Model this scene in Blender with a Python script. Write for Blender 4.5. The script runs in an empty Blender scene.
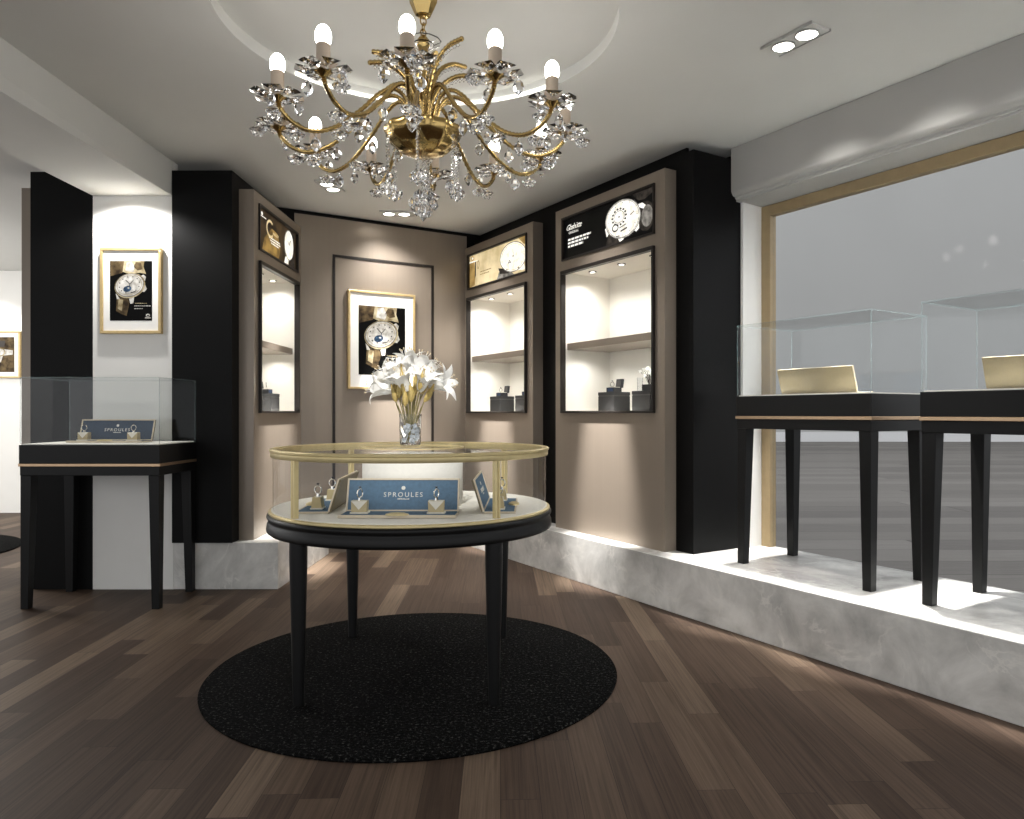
import bpy, bmesh, math, random
from mathutils import Matrix, Vector
random.seed(7)
scn = bpy.context.scene
COL = scn.collection
PI = math.pi
R = math.radians

# ------------------------------------------------------------------ camera
F, CX, CY, H = 740.0, 530.0, 413.0, 1.2
cam_d = bpy.data.cameras.new('camera')
cam = bpy.data.objects.new('camera', cam_d)
COL.objects.link(cam)
cam.location = (0, 0, H)
cam.rotation_euler = (PI / 2, 0, 0)
cam_d.sensor_width = 36.0
cam_d.lens = F / 1024 * 36.0
cam_d.shift_x = -(CX - 512) / 1024
cam_d.shift_y = (CY - 409.5) / 1024
cam_d.clip_end = 200
scn.camera = cam
vs = scn.view_settings
scn.display_settings.display_device = 'sRGB'
vs.view_transform = 'Standard'
vs.look = 'None'
vs.gamma = 1
vs.exposure = 1.13
vs.use_curve_mapping = False
scn.cycles.transparent_max_bounces = 32
scn.cycles.sample_clamp_indirect = 6.0


def at(px, py, Y):
    return Vector(((px - CX) / F * Y, Y, H - (py - CY) / F * Y))


# ------------------------------------------------------------------ materials
def lin(c):
    return tuple((x / 255 / 12.92) if x / 255 <= 0.04045 else ((x / 255 + 0.055) / 1.055) ** 2.4 for x in c) + (1,)


def newmat(name):
    m = bpy.data.materials.new(name)
    m.use_nodes = True
    nt = m.node_tree
    return m, nt, nt.nodes['Principled BSDF'], nt.nodes['Material Output']


def N(nt, t, **kw):
    n = nt.nodes.new(t)
    for k, v in kw.items():
        setattr(n, k, v)
    return n


def ramp(nt, stops, interp='LINEAR'):
    n = N(nt, 'ShaderNodeValToRGB')
    cr = n.color_ramp
    cr.interpolation = interp
    while len(cr.elements) < len(stops):
        cr.elements.new(0.5)
    for e, (p, c) in zip(cr.elements, stops):
        e.position = p
        e.color = c
    return n


def plain(name, rgb, rough=0.5, metal=0.0, spec=0.5, noise=0.06, nscale=20.0, bump=0.0, emit=0.0, stretch=None):
    """principled material with a slight procedural mottling"""
    m, nt, b, out = newmat(name)
    c = lin(rgb)
    tc = N(nt, 'ShaderNodeTexCoord')
    src = tc.outputs['Object']
    if stretch:
        mp = N(nt, 'ShaderNodeMapping')
        mp.inputs['Scale'].default_value = stretch
        nt.links.new(src, mp.inputs['Vector'])
        src = mp.outputs['Vector']
    nz = N(nt, 'ShaderNodeTexNoise')
    nz.inputs['Scale'].default_value = nscale
    nz.inputs['Detail'].default_value = 3
    nt.links.new(src, nz.inputs['Vector'])
    lo = tuple(x * (1 - noise) for x in c[:3]) + (1,)
    hi = tuple(min(1, x * (1 + noise)) for x in c[:3]) + (1,)
    rp = ramp(nt, [(0.3, lo), (0.7, hi)])
    nt.links.new(nz.outputs['Fac'], rp.inputs['Fac'])
    nt.links.new(rp.outputs['Color'], b.inputs['Base Color'])
    b.inputs['Roughness'].default_value = rough
    b.inputs['Metallic'].default_value = metal
    b.inputs['Specular IOR Level'].default_value = spec
    if bump:
        bp = N(nt, 'ShaderNodeBump')
        bp.inputs['Strength'].default_value = bump
        bp.inputs['Distance'].default_value = 0.004
        nt.links.new(nz.outputs['Fac'], bp.inputs['Height'])
        nt.links.new(bp.outputs['Normal'], b.inputs['Normal'])
    if emit:
        nt.links.new(rp.outputs['Color'], b.inputs['Emission Color'])
        b.inputs['Emission Strength'].default_value = emit
    return m


def emitter(name, rgb, strength):
    m, nt, b, out = newmat(name)
    b.inputs['Base Color'].default_value = lin(rgb)
    b.inputs['Emission Color'].default_value = lin(rgb)
    b.inputs['Emission Strength'].default_value = strength
    return m


def thin_glass(name, tint, ior=1.5, gl=1.0):
    m, nt, b, out = newmat(name)
    nt.nodes.remove(b)
    tr = N(nt, 'ShaderNodeBsdfTransparent')
    tr.inputs['Color'].default_value = tint
    gs = N(nt, 'ShaderNodeBsdfGlossy')
    gs.inputs['Roughness'].default_value = 0.0
    gs.inputs['Color'].default_value = (gl, gl, gl, 1)
    lw = N(nt, 'ShaderNodeLayerWeight')
    lw.inputs['Blend'].default_value = 0.5
    pw = N(nt, 'ShaderNodeMath', operation='POWER')
    nt.links.new(lw.outputs['Facing'], pw.inputs[0])
    pw.inputs[1].default_value = 5.0
    f0 = ((ior - 1) / (ior + 1)) ** 2
    ma = N(nt, 'ShaderNodeMath', operation='MULTIPLY_ADD')
    nt.links.new(pw.outputs[0], ma.inputs[0])
    ma.inputs[1].default_value = 0.25
    ma.inputs[2].default_value = f0
    mx = N(nt, 'ShaderNodeMixShader')
    nt.links.new(ma.outputs[0], mx.inputs['Fac'])
    nt.links.new(tr.outputs[0], mx.inputs[1])
    nt.links.new(gs.outputs[0], mx.inputs[2])
    nt.links.new(mx.outputs[0], out.inputs['Surface'])
    return m


def glass(name, rgb=(1, 1, 1), ior=1.5, rough=0.0):
    m, nt, b, out = newmat(name)
    b.inputs['Base Color'].default_value = rgb + (1,)
    b.inputs['Transmission Weight'].default_value = 1.0
    b.inputs['Roughness'].default_value = rough
    b.inputs['IOR'].default_value = ior
    return m


def wood_floor(name, angle, w, L, cols, rough=0.5, grain=1.0):
    m, nt, b, out = newmat(name)
    lk = nt.links.new
    tc = N(nt, 'ShaderNodeTexCoord')
    mp = N(nt, 'ShaderNodeMapping')
    mp.inputs['Rotation'].default_value = (0, 0, angle)
    lk(tc.outputs['Object'], mp.inputs['Vector'])
    sp = N(nt, 'ShaderNodeSeparateXYZ')
    lk(mp.outputs['Vector'], sp.inputs[0])

    def M(op, a, b_=None, c=None):
        n = N(nt, 'ShaderNodeMath', operation=op)
        for i, v in enumerate((a, b_, c)):
            if v is None:
                continue
            if isinstance(v, (int, float)):
                n.inputs[i].default_value = v
            else:
                lk(v, n.inputs[i])
        return n.outputs[0]
    u = M('DIVIDE', sp.outputs['X'], w)
    row = M('FLOOR', u)
    fu = M('FRACT', u)
    wn = N(nt, 'ShaderNodeTexWhiteNoise', noise_dimensions='1D')
    lk(row, wn.inputs['W'])
    v = M('ADD', M('DIVIDE', sp.outputs['Y'], L), wn.outputs['Value'])
    pl = M('FLOOR', v)
    fv = M('FRACT', v)
    cb = N(nt, 'ShaderNodeCombineXYZ')
    lk(row, cb.inputs[0]); lk(pl, cb.inputs[1])
    wn2 = N(nt, 'ShaderNodeTexWhiteNoise', noise_dimensions='2D')
    lk(cb.outputs[0], wn2.inputs['Vector'])
    rp = ramp(nt, cols)
    lk(wn2.outputs['Value'], rp.inputs['Fac'])
    # grain, stretched along the plank, offset per plank
    cg = N(nt, 'ShaderNodeCombineXYZ')
    lk(M('MULTIPLY', sp.outputs['X'], 95.0), cg.inputs[0])
    lk(M('ADD', M('MULTIPLY', sp.outputs['Y'], 1.6), M('MULTIPLY', wn2.outputs['Value'], 37.0)), cg.inputs[1])
    lk(M('MULTIPLY', wn2.outputs['Value'], 13.0), cg.inputs[2])
    nz = N(nt, 'ShaderNodeTexNoise')
    nz.inputs['Scale'].default_value = 1.0
    nz.inputs['Detail'].default_value = 6
    nz.inputs['Roughness'].default_value = 0.65
    nz.inputs['Distortion'].default_value = 0.6
    lk(cg.outputs[0], nz.inputs['Vector'])
    gr = ramp(nt, [(0.25, (1 - 0.5 * grain,) * 3 + (1,)), (0.5, (1, 1, 1, 1)), (0.8, (1 + 0.5 * grain,) * 3 + (1,))])
    lk(nz.outputs['Fac'], gr.inputs['Fac'])
    mx = N(nt, 'ShaderNodeMix', data_type='RGBA', blend_type='MULTIPLY')
    mx.inputs[0].default_value = 1
    lk(rp.outputs['Color'], mx.inputs[6]); lk(gr.outputs['Color'], mx.inputs[7])
    # seams
    gu = M('LESS_THAN', M('MINIMUM', fu, M('SUBTRACT', 1.0, fu)), 0.008)
    gv = M('LESS_THAN', M('MINIMUM', fv, M('SUBTRACT', 1.0, fv)), 0.0012)
    g = M('MAXIMUM', gu, gv)
    mx2 = N(nt, 'ShaderNodeMix', data_type='RGBA')
    lk(M('MULTIPLY', g, 0.7), mx2.inputs[0])
    lk(mx.outputs[2], mx2.inputs[6])
    mx2.inputs[7].default_value = (0.012, 0.009, 0.008, 1)
    lk(mx2.outputs[2], b.inputs['Base Color'])
    b.inputs['Roughness'].default_value = rough
    b.inputs['Specular IOR Level'].default_value = 0.09
    bp = N(nt, 'ShaderNodeBump')
    bp.inputs['Strength'].default_value = 0.15
    bp.inputs['Distance'].default_value = 0.002
    lk(nz.outputs['Fac'], bp.inputs['Height'])
    lk(bp.outputs['Normal'], b.inputs['Normal'])
    return m


def marble(name):
    m, nt, b, out = newmat(name)
    lk = nt.links.new
    tc = N(nt, 'ShaderNodeTexCoord')
    n1 = N(nt, 'ShaderNodeTexNoise')
    n1.inputs['Scale'].default_value = 3.2
    n1.inputs['Detail'].default_value = 7
    n1.inputs['Roughness'].default_value = 0.62
    n1.inputs['Distortion'].default_value = 0.45
    lk(tc.outputs['Object'], n1.inputs['Vector'])
    r1 = ramp(nt, [(0.34, lin((166, 165, 162))), (0.5, lin((195, 194, 190))), (0.68, lin((220, 219, 215)))])
    lk(n1.outputs['Fac'], r1.inputs['Fac'])
    n2 = N(nt, 'ShaderNodeTexNoise')
    n2.inputs['Scale'].default_value = 2.4
    n2.inputs['Detail'].default_value = 8
    n2.inputs['Roughness'].default_value = 0.6
    n2.inputs['Distortion'].default_value = 1.6
    mp = N(nt, 'ShaderNodeMapping')
    mp.inputs['Location'].default_value = (5.2, 3.1, 7.7)
    lk(tc.outputs['Object'], mp.inputs['Vector'])
    lk(mp.outputs['Vector'], n2.inputs['Vector'])
    r2 = ramp(nt, [(0.47, (0, 0, 0, 1)), (0.497, (1, 1, 1, 1)), (0.503, (1, 1, 1, 1)), (0.53, (0, 0, 0, 1))])
    lk(n2.outputs['Fac'], r2.inputs['Fac'])
    n3 = N(nt, 'ShaderNodeTexNoise')
    n3.inputs['Scale'].default_value = 5.0
    lk(tc.outputs['Object'], n3.inputs['Vector'])
    r3 = ramp(nt, [(0.45, (0, 0, 0, 1)), (0.65, (0.7, 0.7, 0.7, 1))])
    lk(n3.outputs['Fac'], r3.inputs['Fac'])
    mu = N(nt, 'ShaderNodeMath', operation='MULTIPLY')
    lk(r2.outputs['Color'], mu.inputs[0]); lk(r3.outputs['Color'], mu.inputs[1])
    mx = N(nt, 'ShaderNodeMix', data_type='RGBA')
    lk(mu.outputs[0], mx.inputs[0])
    lk(r1.outputs['Color'], mx.inputs[6])
    mx.inputs[7].default_value = lin((222, 220, 214))
    lk(mx.outputs[2], b.inputs['Base Color'])
    b.inputs['Roughness'].default_value = 0.25
    return m


def rug_mat(name):
    m, nt, b, out = newmat(name)
    lk = nt.links.new
    tc = N(nt, 'ShaderNodeTexCoord')
    n1 = N(nt, 'ShaderNodeTexNoise')
    n1.inputs['Scale'].default_value = 75
    n1.inputs['Detail'].default_value = 4
    n1.inputs['Roughness'].default_value = 0.75
    lk(tc.outputs['Object'], n1.inputs['Vector'])
    r1 = ramp(nt, [(0.45, lin((7, 7, 7))), (0.57, lin((19, 19, 19))), (0.71, lin((88, 87, 84)))])
    lk(n1.outputs['Fac'], r1.inputs['Fac'])
    lk(r1.outputs['Color'], b.inputs['Base Color'])
    b.inputs['Roughness'].default_value = 1.0
    b.inputs['Specular IOR Level'].default_value = 0.05
    bp = N(nt, 'ShaderNodeBump')
    bp.inputs['Strength'].default_value = 1.0
    bp.inputs['Distance'].default_value = 0.01
    lk(n1.outputs['Fac'], bp.inputs['Height'])
    lk(bp.outputs['Normal'], b.inputs['Normal'])
    return m


def mottled_emit(name, c1, c2, strength, scale=6.0, detail=4.0, rough=0.3):
    """printed picture, backlit when strength > 0"""
    m, nt, b, out = newmat(name)
    lk = nt.links.new
    tc = N(nt, 'ShaderNodeTexCoord')
    n1 = N(nt, 'ShaderNodeTexNoise')
    n1.inputs['Scale'].default_value = scale
    n1.inputs['Detail'].default_value = detail
    lk(tc.outputs['Object'], n1.inputs['Vector'])
    r1 = ramp(nt, [(0.35, lin(c1)), (0.65, lin(c2))])
    lk(n1.outputs['Fac'], r1.inputs['Fac'])
    lk(r1.outputs['Color'], b.inputs['Base Color'])
    b.inputs['Roughness'].default_value = 0.5
    b.inputs['Specular IOR Level'].default_value = 0.12
    if strength:
        lk(r1.outputs['Color'], b.inputs['Emission Color'])
        b.inputs['Emission Strength'].default_value = strength
    return m


MT = {}
MT['ceil'] = plain('white_ceiling_paint', (210, 210, 206), 0.9, noise=0.015, nscale=3)
MT['white'] = plain('white_wall_paint', (226, 225, 221), 0.8, noise=0.02, nscale=4)
MT['header'] = plain('shaded_header_paint', (165, 164, 160), 0.85, noise=0.02, nscale=4)  # greyer than the ceiling paint, the header's shade put into the colour
MT['lamp_small'] = emitter('alcove_lamp_glow', (255, 250, 240), 2.0)
MT['lining'] = plain('cream_lining', (232, 229, 220), 0.6, noise=0.02, nscale=5)
MT['black'] = plain('black_panel', (9, 9, 9), 0.5, noise=0.1, nscale=6, spec=0.12)
MT['blackwood'] = plain('black_lacquer', (13, 13, 13), 0.45, noise=0.08, nscale=14, spec=0.25)
MT['brown'] = plain('taupe_laminate', (136, 125, 113), 0.34, metal=0.3, noise=0.02, nscale=1.0, stretch=(38, 38, 0.6))
MT['trimblack'] = plain('dark_bronze_trim', (34, 29, 26), 0.4, metal=0.3, noise=0.05)
MT['brass'] = plain('brushed_brass', (214, 197, 148), 0.38, metal=0.6, noise=0.05, nscale=30)
MT['gold'] = plain('polished_gold', (178, 152, 98), 0.16, metal=1.0, noise=0.08, nscale=25)
MT['rose'] = plain('rose_gold_strip', (186, 158, 128), 0.3, metal=0.85, noise=0.05)
MT['wingold'] = plain('gold_window_frame', (150, 131, 98), 0.45, metal=0.2, noise=0.06)
MT['floor'] = wood_floor('dark_walnut_planks', R(-2.3), 0.125, 0.95,
                         [(0.0, lin((61, 49, 41))), (0.5, lin((72, 59, 50))), (0.8, lin((82, 68, 57))), (1.0, lin((106, 91, 77)))])
MT['extfloor'] = wood_floor('grey_planks', R(90), 0.5, 6.0,
                            [(0.0, lin((104, 101, 98))), (0.5, lin((114, 111, 107))), (1.0, lin((124, 121, 117)))], rough=0.7, grain=0.5)
MT['extwall'] = plain('grey_plaster', (168, 168, 166), 0.9, noise=0.02, nscale=0.3)
MT['extstrip'] = plain('pale_plaster', (214, 214, 214), 0.9, noise=0.02)
MT['marble'] = marble('grey_marble')
MT['rug'] = rug_mat('black_carpet')
MT['glass'] = thin_glass('clear_glass', (0.965, 0.97, 0.97, 1), ior=1.28)
MT['topglass'] = thin_glass('shade_tinted_glass', (0.93, 0.935, 0.935, 1), ior=1.28)  # clear glass, tint put in to shade what lies beneath
MT['winglass'] = thin_glass('window_glass', (0.965, 0.97, 0.975, 1), ior=1.1)
def edge_mat(name):
    m, nt, b, out = newmat(name)
    b.inputs['Base Color'].default_value = lin((168, 196, 196))
    b.inputs['Roughness'].default_value = 0.2
    tr = N(nt, 'ShaderNodeBsdfTransparent')
    mx = N(nt, 'ShaderNodeMixShader')
    mx.inputs[0].default_value = 0.30
    nt.links.new(tr.outputs[0], mx.inputs[1])
    nt.links.new(b.outputs[0], mx.inputs[2])
    nt.links.new(mx.outputs[0], out.inputs['Surface'])
    return m


MT['edge'] = edge_mat('glass_edge')
MT['crystal'] = glass('cut_crystal', (1, 1, 1), 1.42)
MT['vaseglass'] = glass('vase_glass', (0.97, 0.98, 0.99), 1.35)
MT['sleeve'] = plain('candle_sleeve', (176, 160, 142), 0.6)
MT['bulb'] = emitter('glowing_bulb', (255, 250, 243), 11.0)
MT['led'] = emitter('led_strip_glow', (255, 252, 244), 1.6)
MT['lamp'] = emitter('downlight_glow', (255, 250, 240), 8.0)
MT['silver'] = plain('brushed_silver', (190, 190, 190), 0.3, metal=0.9)
MT['ringmetal'] = plain('ring_silver', (225, 222, 214), 0.15, metal=1.0)
MT['stone'] = plain('ring_stone', (40, 44, 52), 0.1)
MT['deck'] = plain('ivory_cloth', (236, 233, 224), 0.8, noise=0.03, nscale=60)
MT['blue'] = plain('blue_suede', (74, 105, 130), 0.75, noise=0.12, nscale=80)
MT['navy'] = plain('navy_suede', (30, 52, 74), 0.75, noise=0.12, nscale=80)
MT['standframe'] = plain('champagne_frame', (206, 192, 168), 0.4, metal=0.2)
MT['standback'] = plain('gold_card', (102, 91, 62), 0.55, metal=0.1, noise=0.06, nscale=90)
MT['letter'] = plain('silver_lettering', (222, 220, 210), 0.4)
MT['cream'] = plain('cream_leather', (232, 226, 210), 0.6)
MT['sand'] = plain('sand_leather', (190, 172, 128), 0.6)
MT['petal'] = plain('lily_petal', (250, 249, 245), 0.6, noise=0.03, nscale=60)
MT['stem'] = plain('dried_green_stem', (136, 126, 80), 0.7, noise=0.2, nscale=50)
MT['budm'] = plain('golden_bud', (176, 154, 92), 0.65, noise=0.25, nscale=70)
MT['anther'] = plain('anther', (206, 190, 160), 0.7)
MT['water'] = plain('crushed_ice', (214, 219, 224), 0.3, noise=0.25, nscale=90)
MT['pedestal'] = plain('charcoal_block', (25, 25, 26), 0.6, noise=0.06)
MT['pedline'] = plain('grey_band', (52, 50, 48), 0.5)
MT['boxblack'] = plain('black_leatherette', (24, 26, 30), 0.5)
MT['boxblue'] = plain('dark_blue_velvet', (32, 54, 84), 0.7)
MT['mat'] = plain('white_mat_board', (238, 237, 233), 0.8, noise=0.01)
MT['frame'] = plain('gold_picture_frame', (196, 172, 124), 0.4, metal=0.5, noise=0.08, nscale=30)
# prints (not lit) and backlit signs
MT['p_black'] = plain('print_black', (5, 5, 5), 0.5, spec=0.08)
MT['p_brown'] = mottled_emit('print_brown', (40, 31, 22), (104, 88, 62), 0, 14)
MT['p_gold'] = mottled_emit('print_gold', (112, 98, 70), (184, 172, 142), 0, 16)
MT['p_white'] = mottled_emit('print_white', (150, 147, 140), (206, 204, 199), 0, 26)
MT['p_blue'] = mottled_emit('print_blue', (18, 32, 50), (58, 82, 108), 0, 40)
MT['p_dark'] = plain('print_dark_line', (46, 40, 36), 0.5)
ES = 0.5
MT['s_black'] = mottled_emit('sign_black', (3, 3, 3), (8, 8, 8), ES, 4)
MT['s_white'] = mottled_emit('sign_white', (214, 210, 198), (248, 247, 243), ES * 0.85, 22)
MT['s_grey'] = mottled_emit('sign_grey', (70, 68, 64), (130, 126, 120), ES, 22)
MT['s_dark'] = mottled_emit('sign_dark', (22, 20, 18), (52, 47, 42), ES, 30)
MT['s_beige'] = mottled_emit('sign_beige', (176, 158, 118), (212, 196, 160), ES, 5)
MT['s_ochre'] = mottled_emit('sign_ochre', (112, 88, 48), (166, 138, 86), ES, 8)
MT['s_brown'] = mottled_emit('sign_brown', (28, 22, 16), (66, 52, 34), ES, 7)
MT['s_amber'] = mottled_emit('sign_amber', (72, 56, 28), (142, 114, 62), ES, 9)


# ------------------------------------------------------------------ mesh builder
def catmull(pts, n=6):
    pts = [Vector(p) for p in pts]
    P = [pts[0] * 2 - pts[1]] + pts + [pts[-1] * 2 - pts[-2]]
    out = []
    for i in range(1, len(P) - 2):
        a, b, c, d = P[i - 1], P[i], P[i + 1], P[i + 2]
        for k in range(n):
            t = k / n
            out.append(0.5 * ((2 * b) + (c - a) * t + (2 * a - 5 * b + 4 * c - d) * t * t + (3 * b - a - 3 * c + d) * t ** 3))
    out.append(pts[-1])
    return out


class MB:
    def __init__(s):
        s.v, s.f, s.m, s.mats = [], [], [], []

    def slot(s, mat):
        mat = MT[mat] if isinstance(mat, str) else mat
        if mat not in s.mats:
            s.mats.append(mat)
        return s.mats.index(mat)

    def add(s, vs_, fs, mat, M=None):
        o = len(s.v)
        for p in vs_:
            p = Vector(p)
            s.v.append(M @ p if M else p)
        mi = s.slot(mat)
        for f in fs:
            s.f.append([o + i for i in f])
            s.m.append(mi)
        return s

    def box(s, x0, x1, y0, y1, z0, z1, mat, M=None):
        v = [(x, y, z) for z in (z0, z1) for y in (y0, y1) for x in (x0, x1)]
        f = [(0, 2, 3, 1), (4, 5, 7, 6), (0, 1, 5, 4), (2, 6, 7, 3), (0, 4, 6, 2), (1, 3, 7, 5)]
        return s.add(v, f, mat, M)

    def pane(s, x0, x1, y0, y1, z0, z1, mat='glass', edge='edge', M=None):
        """glass sheet: two big faces of glass, narrow faces show the edge"""
        v = [(x, y, z) for z in (z0, z1) for y in (y0, y1) for x in (x0, x1)]
        d = [abs(x1 - x0), abs(y1 - y0), abs(z1 - z0)]
        k = d.index(min(d))
        fz = [(0, 2, 3, 1), (4, 5, 7, 6)]
        fy = [(0, 1, 5, 4), (2, 6, 7, 3)]
        fx = [(0, 4, 6, 2), (1, 3, 7, 5)]
        al = [fx, fy, fz]
        s.add(v, al[k], mat, M)
        rest = [f for i in range(3) if i != k for f in al[i]]
        return s.add(v, rest, edge, M)

    def taper(s, cx, cy, z0, z1, a0, a1, mat, M=None, b0=None, b1=None):
        b0 = a0 if b0 is None else b0
        b1 = a1 if b1 is None else b1
        v = []
        for z, a, b in ((z0, a0, b0), (z1, a1, b1)):
            v += [(cx - a, cy - b, z), (cx + a, cy - b, z), (cx + a, cy + b, z), (cx - a, cy + b, z)]
        f = [(3, 2, 1, 0), (4, 5, 6, 7)] + [(i, (i + 1) % 4, 4 + (i + 1) % 4, 4 + i) for i in range(4)]
        return s.add(v, f, mat, M)

    def lathe(s, prof, n, mat, M=None, a0=0.0):
        v, f = [], []
        for r, z in prof:
            for i in range(n):
                a = a0 + 2 * PI * i / n
                v.append((r * math.cos(a), r * math.sin(a), z))
        for j in range(len(prof) - 1):
            for i in range(n):
                k = (i + 1) % n
                f.append((j * n + i, j * n + k, (j + 1) * n + k, (j + 1) * n + i))
        if prof[0][0] > 1e-6:
            f.append(tuple(range(n))[::-1])
        if prof[-1][0] > 1e-6:
            f.append(tuple((len(prof) - 1) * n + i for i in range(n)))
        return s.add(v, f, mat, M)

    def shell(s, prof, n, mat, M=None):
        """lathe without caps (closed profile allowed)"""
        v, f = [], []
        for r, z in prof:
            for i in range(n):
                a = 2 * PI * i / n
                v.append((r * math.cos(a), r * math.sin(a), z))
        for j in range(len(prof) - 1):
            for i in range(n):
                k = (i + 1) % n
                f.append((j * n + i, j * n + k, (j + 1) * n + k, (j + 1) * n + i))
        return s.add(v, f, mat, M)

    def tube(s, pts, rad, n, mat, M=None):
        pts = [Vector(p) for p in pts]
        if not hasattr(rad, '__len__'):
            rad = [rad] * len(pts)
        v, f = [], []
        up = None
        for i, p in enumerate(pts):
            t = (pts[min(i + 1, len(pts) - 1)] - pts[max(i - 1, 0)]).normalized()
            if up is None:
                up = Vector((0, 0, 1)) if abs(t.z) < 0.9 else Vector((1, 0, 0))
            a = t.cross(up).normalized()
            up = a.cross(t).normalized()
            for k in range(n):
                w = 2 * PI * k / n
                v.append(p + (a * math.cos(w) + up * math.sin(w)) * rad[i])
        for j in range(len(pts) - 1):
            for k in range(n):
                q = (k + 1) % n
                f.append((j * n + k, j * n + q, (j + 1) * n + q, (j + 1) * n + k))
        f.append(tuple(range(n))[::-1])
        f.append(tuple((len(pts) - 1) * n + k for k in range(n)))
        return s.add(v, f, mat, M)

    def torus(s, r, t, n, k, mat, M=None):
        v, f = [], []
        for i in range(n):
            a = 2 * PI * i / n
            for j in range(k):
                b = 2 * PI * j / k
                q = r + t * math.cos(b)
                v.append((q * math.cos(a), q * math.sin(a), t * math.sin(b)))
        for i in range(n):
            for j in range(k):
                f.append((i * k + j, ((i + 1) % n) * k + j, ((i + 1) % n) * k + (j + 1) % k, i * k + (j + 1) % k))
        return s.add(v, f, mat, M)

    def ball(s, r, c, mat, n=8, k=6, sz=1.0):
        prof = [(r * math.sin(PI * j / k), -sz * r * math.cos(PI * j / k)) for j in range(k + 1)]
        prof[0] = (0, -sz * r); prof[-1] = (0, sz * r)
        return s.lathe(prof, n, mat, Matrix.Translation(c))

    def poly(s, pts, mat, M=None):
        return s.add(pts, [tuple(range(len(pts)))], mat, M)

    def prism(s, pts, z0, z1, mat, M=None):
        n = len(pts)
        v = [(x, y, z0) for x, y in pts] + [(x, y, z1) for x, y in pts]
        f = [tuple(range(n))[::-1], tuple(range(n, 2 * n))] + [(i, (i + 1) % n, n + (i + 1) % n, n + i) for i in range(n)]
        return s.add(v, f, mat, M)

    def text(s, body, size, mat, M=None, shear=0.0, spacing=1.0, align='CENTER'):
        cu = bpy.data.curves.new('tmp', 'FONT')
        cu.body = body; cu.size = size; cu.shear = shear
        cu.space_character = spacing
        cu.align_x = align; cu.align_y = 'CENTER'
        cu.resolution_u = 3
        cu.extrude = 0.0004
        o = bpy.data.objects.new('tmp', cu)
        COL.objects.link(o)
        dg = bpy.context.evaluated_depsgraph_get()
        dg.update()
        me = bpy.data.meshes.new_from_object(o.evaluated_get(dg))
        # text lies in XY: stand it up in XZ facing -y
        T = Matrix(((1, 0, 0, 0), (0, 0, -1, 0), (0, 1, 0, 0), (0, 0, 0, 1)))
        M2 = (M @ T) if M else T
        s.add([v.co for v in me.vertices], [tuple(p.vertices) for p in me.polygons], mat, M2)
        bpy.data.objects.remove(o)
        bpy.data.meshes.remove(me)
        bpy.data.curves.remove(cu)
        return s

    def mesh(s, name, smooth=True, angle=35, fix=True):
        me = bpy.data.meshes.new(name)
        me.from_pydata([tuple(p) for p in s.v], [], s.f)
        for m in s.mats:
            me.materials.append(m)
        me.polygons.foreach_set('material_index', s.m)
        if smooth:
            me.polygons.foreach_set('use_smooth', [True] * len(me.polygons))
            me.update()
            me.set_sharp_from_angle(angle=R(angle))
        me.update()
        return me

    def build(s, name, parent=None, bevel=0.0, smooth=True, angle=35, loc=None):
        o = bpy.data.objects.new(name, s.mesh(name, smooth, angle))
        COL.objects.link(o)
        if parent:
            o.parent = parent
        if loc:
            o.location = loc
        if bevel:
            b = o.modifiers.new('edge', 'BEVEL')
            b.width = bevel; b.segments = 2; b.limit_method = 'ANGLE'; b.angle_limit = R(40)
            b.harden_normals = False
        return o


def tag(o, label, cat, group=None):
    o['label'] = label
    o['category'] = cat
    if group:
        o['group'] = group
    return o


def thing(name, label, cat, loc, rz=0.0, group=None):
    o = bpy.data.objects.new(name, None)
    o.empty_display_size = 0.05
    COL.objects.link(o)
    o.location = loc
    o.rotation_euler = (0, 0, rz)
    return tag(o, label, cat, group)


def struct(mb, name, parent=None, **kw):
    o = mb.build(name, parent, **kw)
    if not parent:
        o['kind'] = 'structure'
    return o


def dup(root, loc, rz, label):
    r = root.copy(); COL.objects.link(r)
    r.location = loc; r.rotation_euler = (0, 0, rz)
    r['label'] = label
    for ch in list(root.children):
        c = ch.copy(); COL.objects.link(c); c.parent = r
        for g in ch.children:
            d = g.copy(); COL.objects.link(d); d.parent = c
    return r


# ------------------------------------------------------------------ frames of the room
A0 = Vector((0.477, 5.045, 0))
DV = Vector((0.535, -0.845, 0)).normalized()      # along the window side, towards the viewer
NV = Vector((0.845, 0.535, 0)).normalized()       # into the wall
RR = math.atan2(DV.y, DV.x)


def P(s, t, z=0.0):
    return A0 + DV * s + NV * t + Vector((0, 0, z))


MRW = Matrix.Translation(A0) @ Matrix.Rotation(RR, 4, 'Z')
B0 = Vector((-1.915, 6.21, 0))
RB = math.atan2(0.61, 1.0)
MBW = Matrix.Translation(B0) @ Matrix.Rotation(RB, 4, 'Z')
CEIL = 2.91
WTOP = 2.842                      # top of the black panels, a shadow gap below the ceiling
PL = 0.32

# ------------------------------------------------------------------ floor and ceiling
b = MB()
e0, e1 = P(-3.4, 0.5), P(7.5, 0.5)
b.add([(-9.5, -2, 0), (e1.x, -2, 0), (e1.x, e1.y, 0), (e0.x, e0.y, 0), (e0.x, 9.4, 0), (-9.5, 9.4, 0)], [(0, 1, 2, 3, 4, 5)], 'floor')
struct(b, 'floor', smooth=False)

# ceiling with a round recess
RC = Vector((-0.48, 3.25, 0)); RRAD = 0.866; RDEP = 0.06
c1, c2 = P(7.2, 0.86), P(-3.0, 0.86)
outline = [Vector((-2.6, -1.2)), Vector((c1.x, -1.2)), Vector((c1.x, c1.y)), Vector((c2.x, c2.y)), Vector((-2.6, c2.y))]


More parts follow.
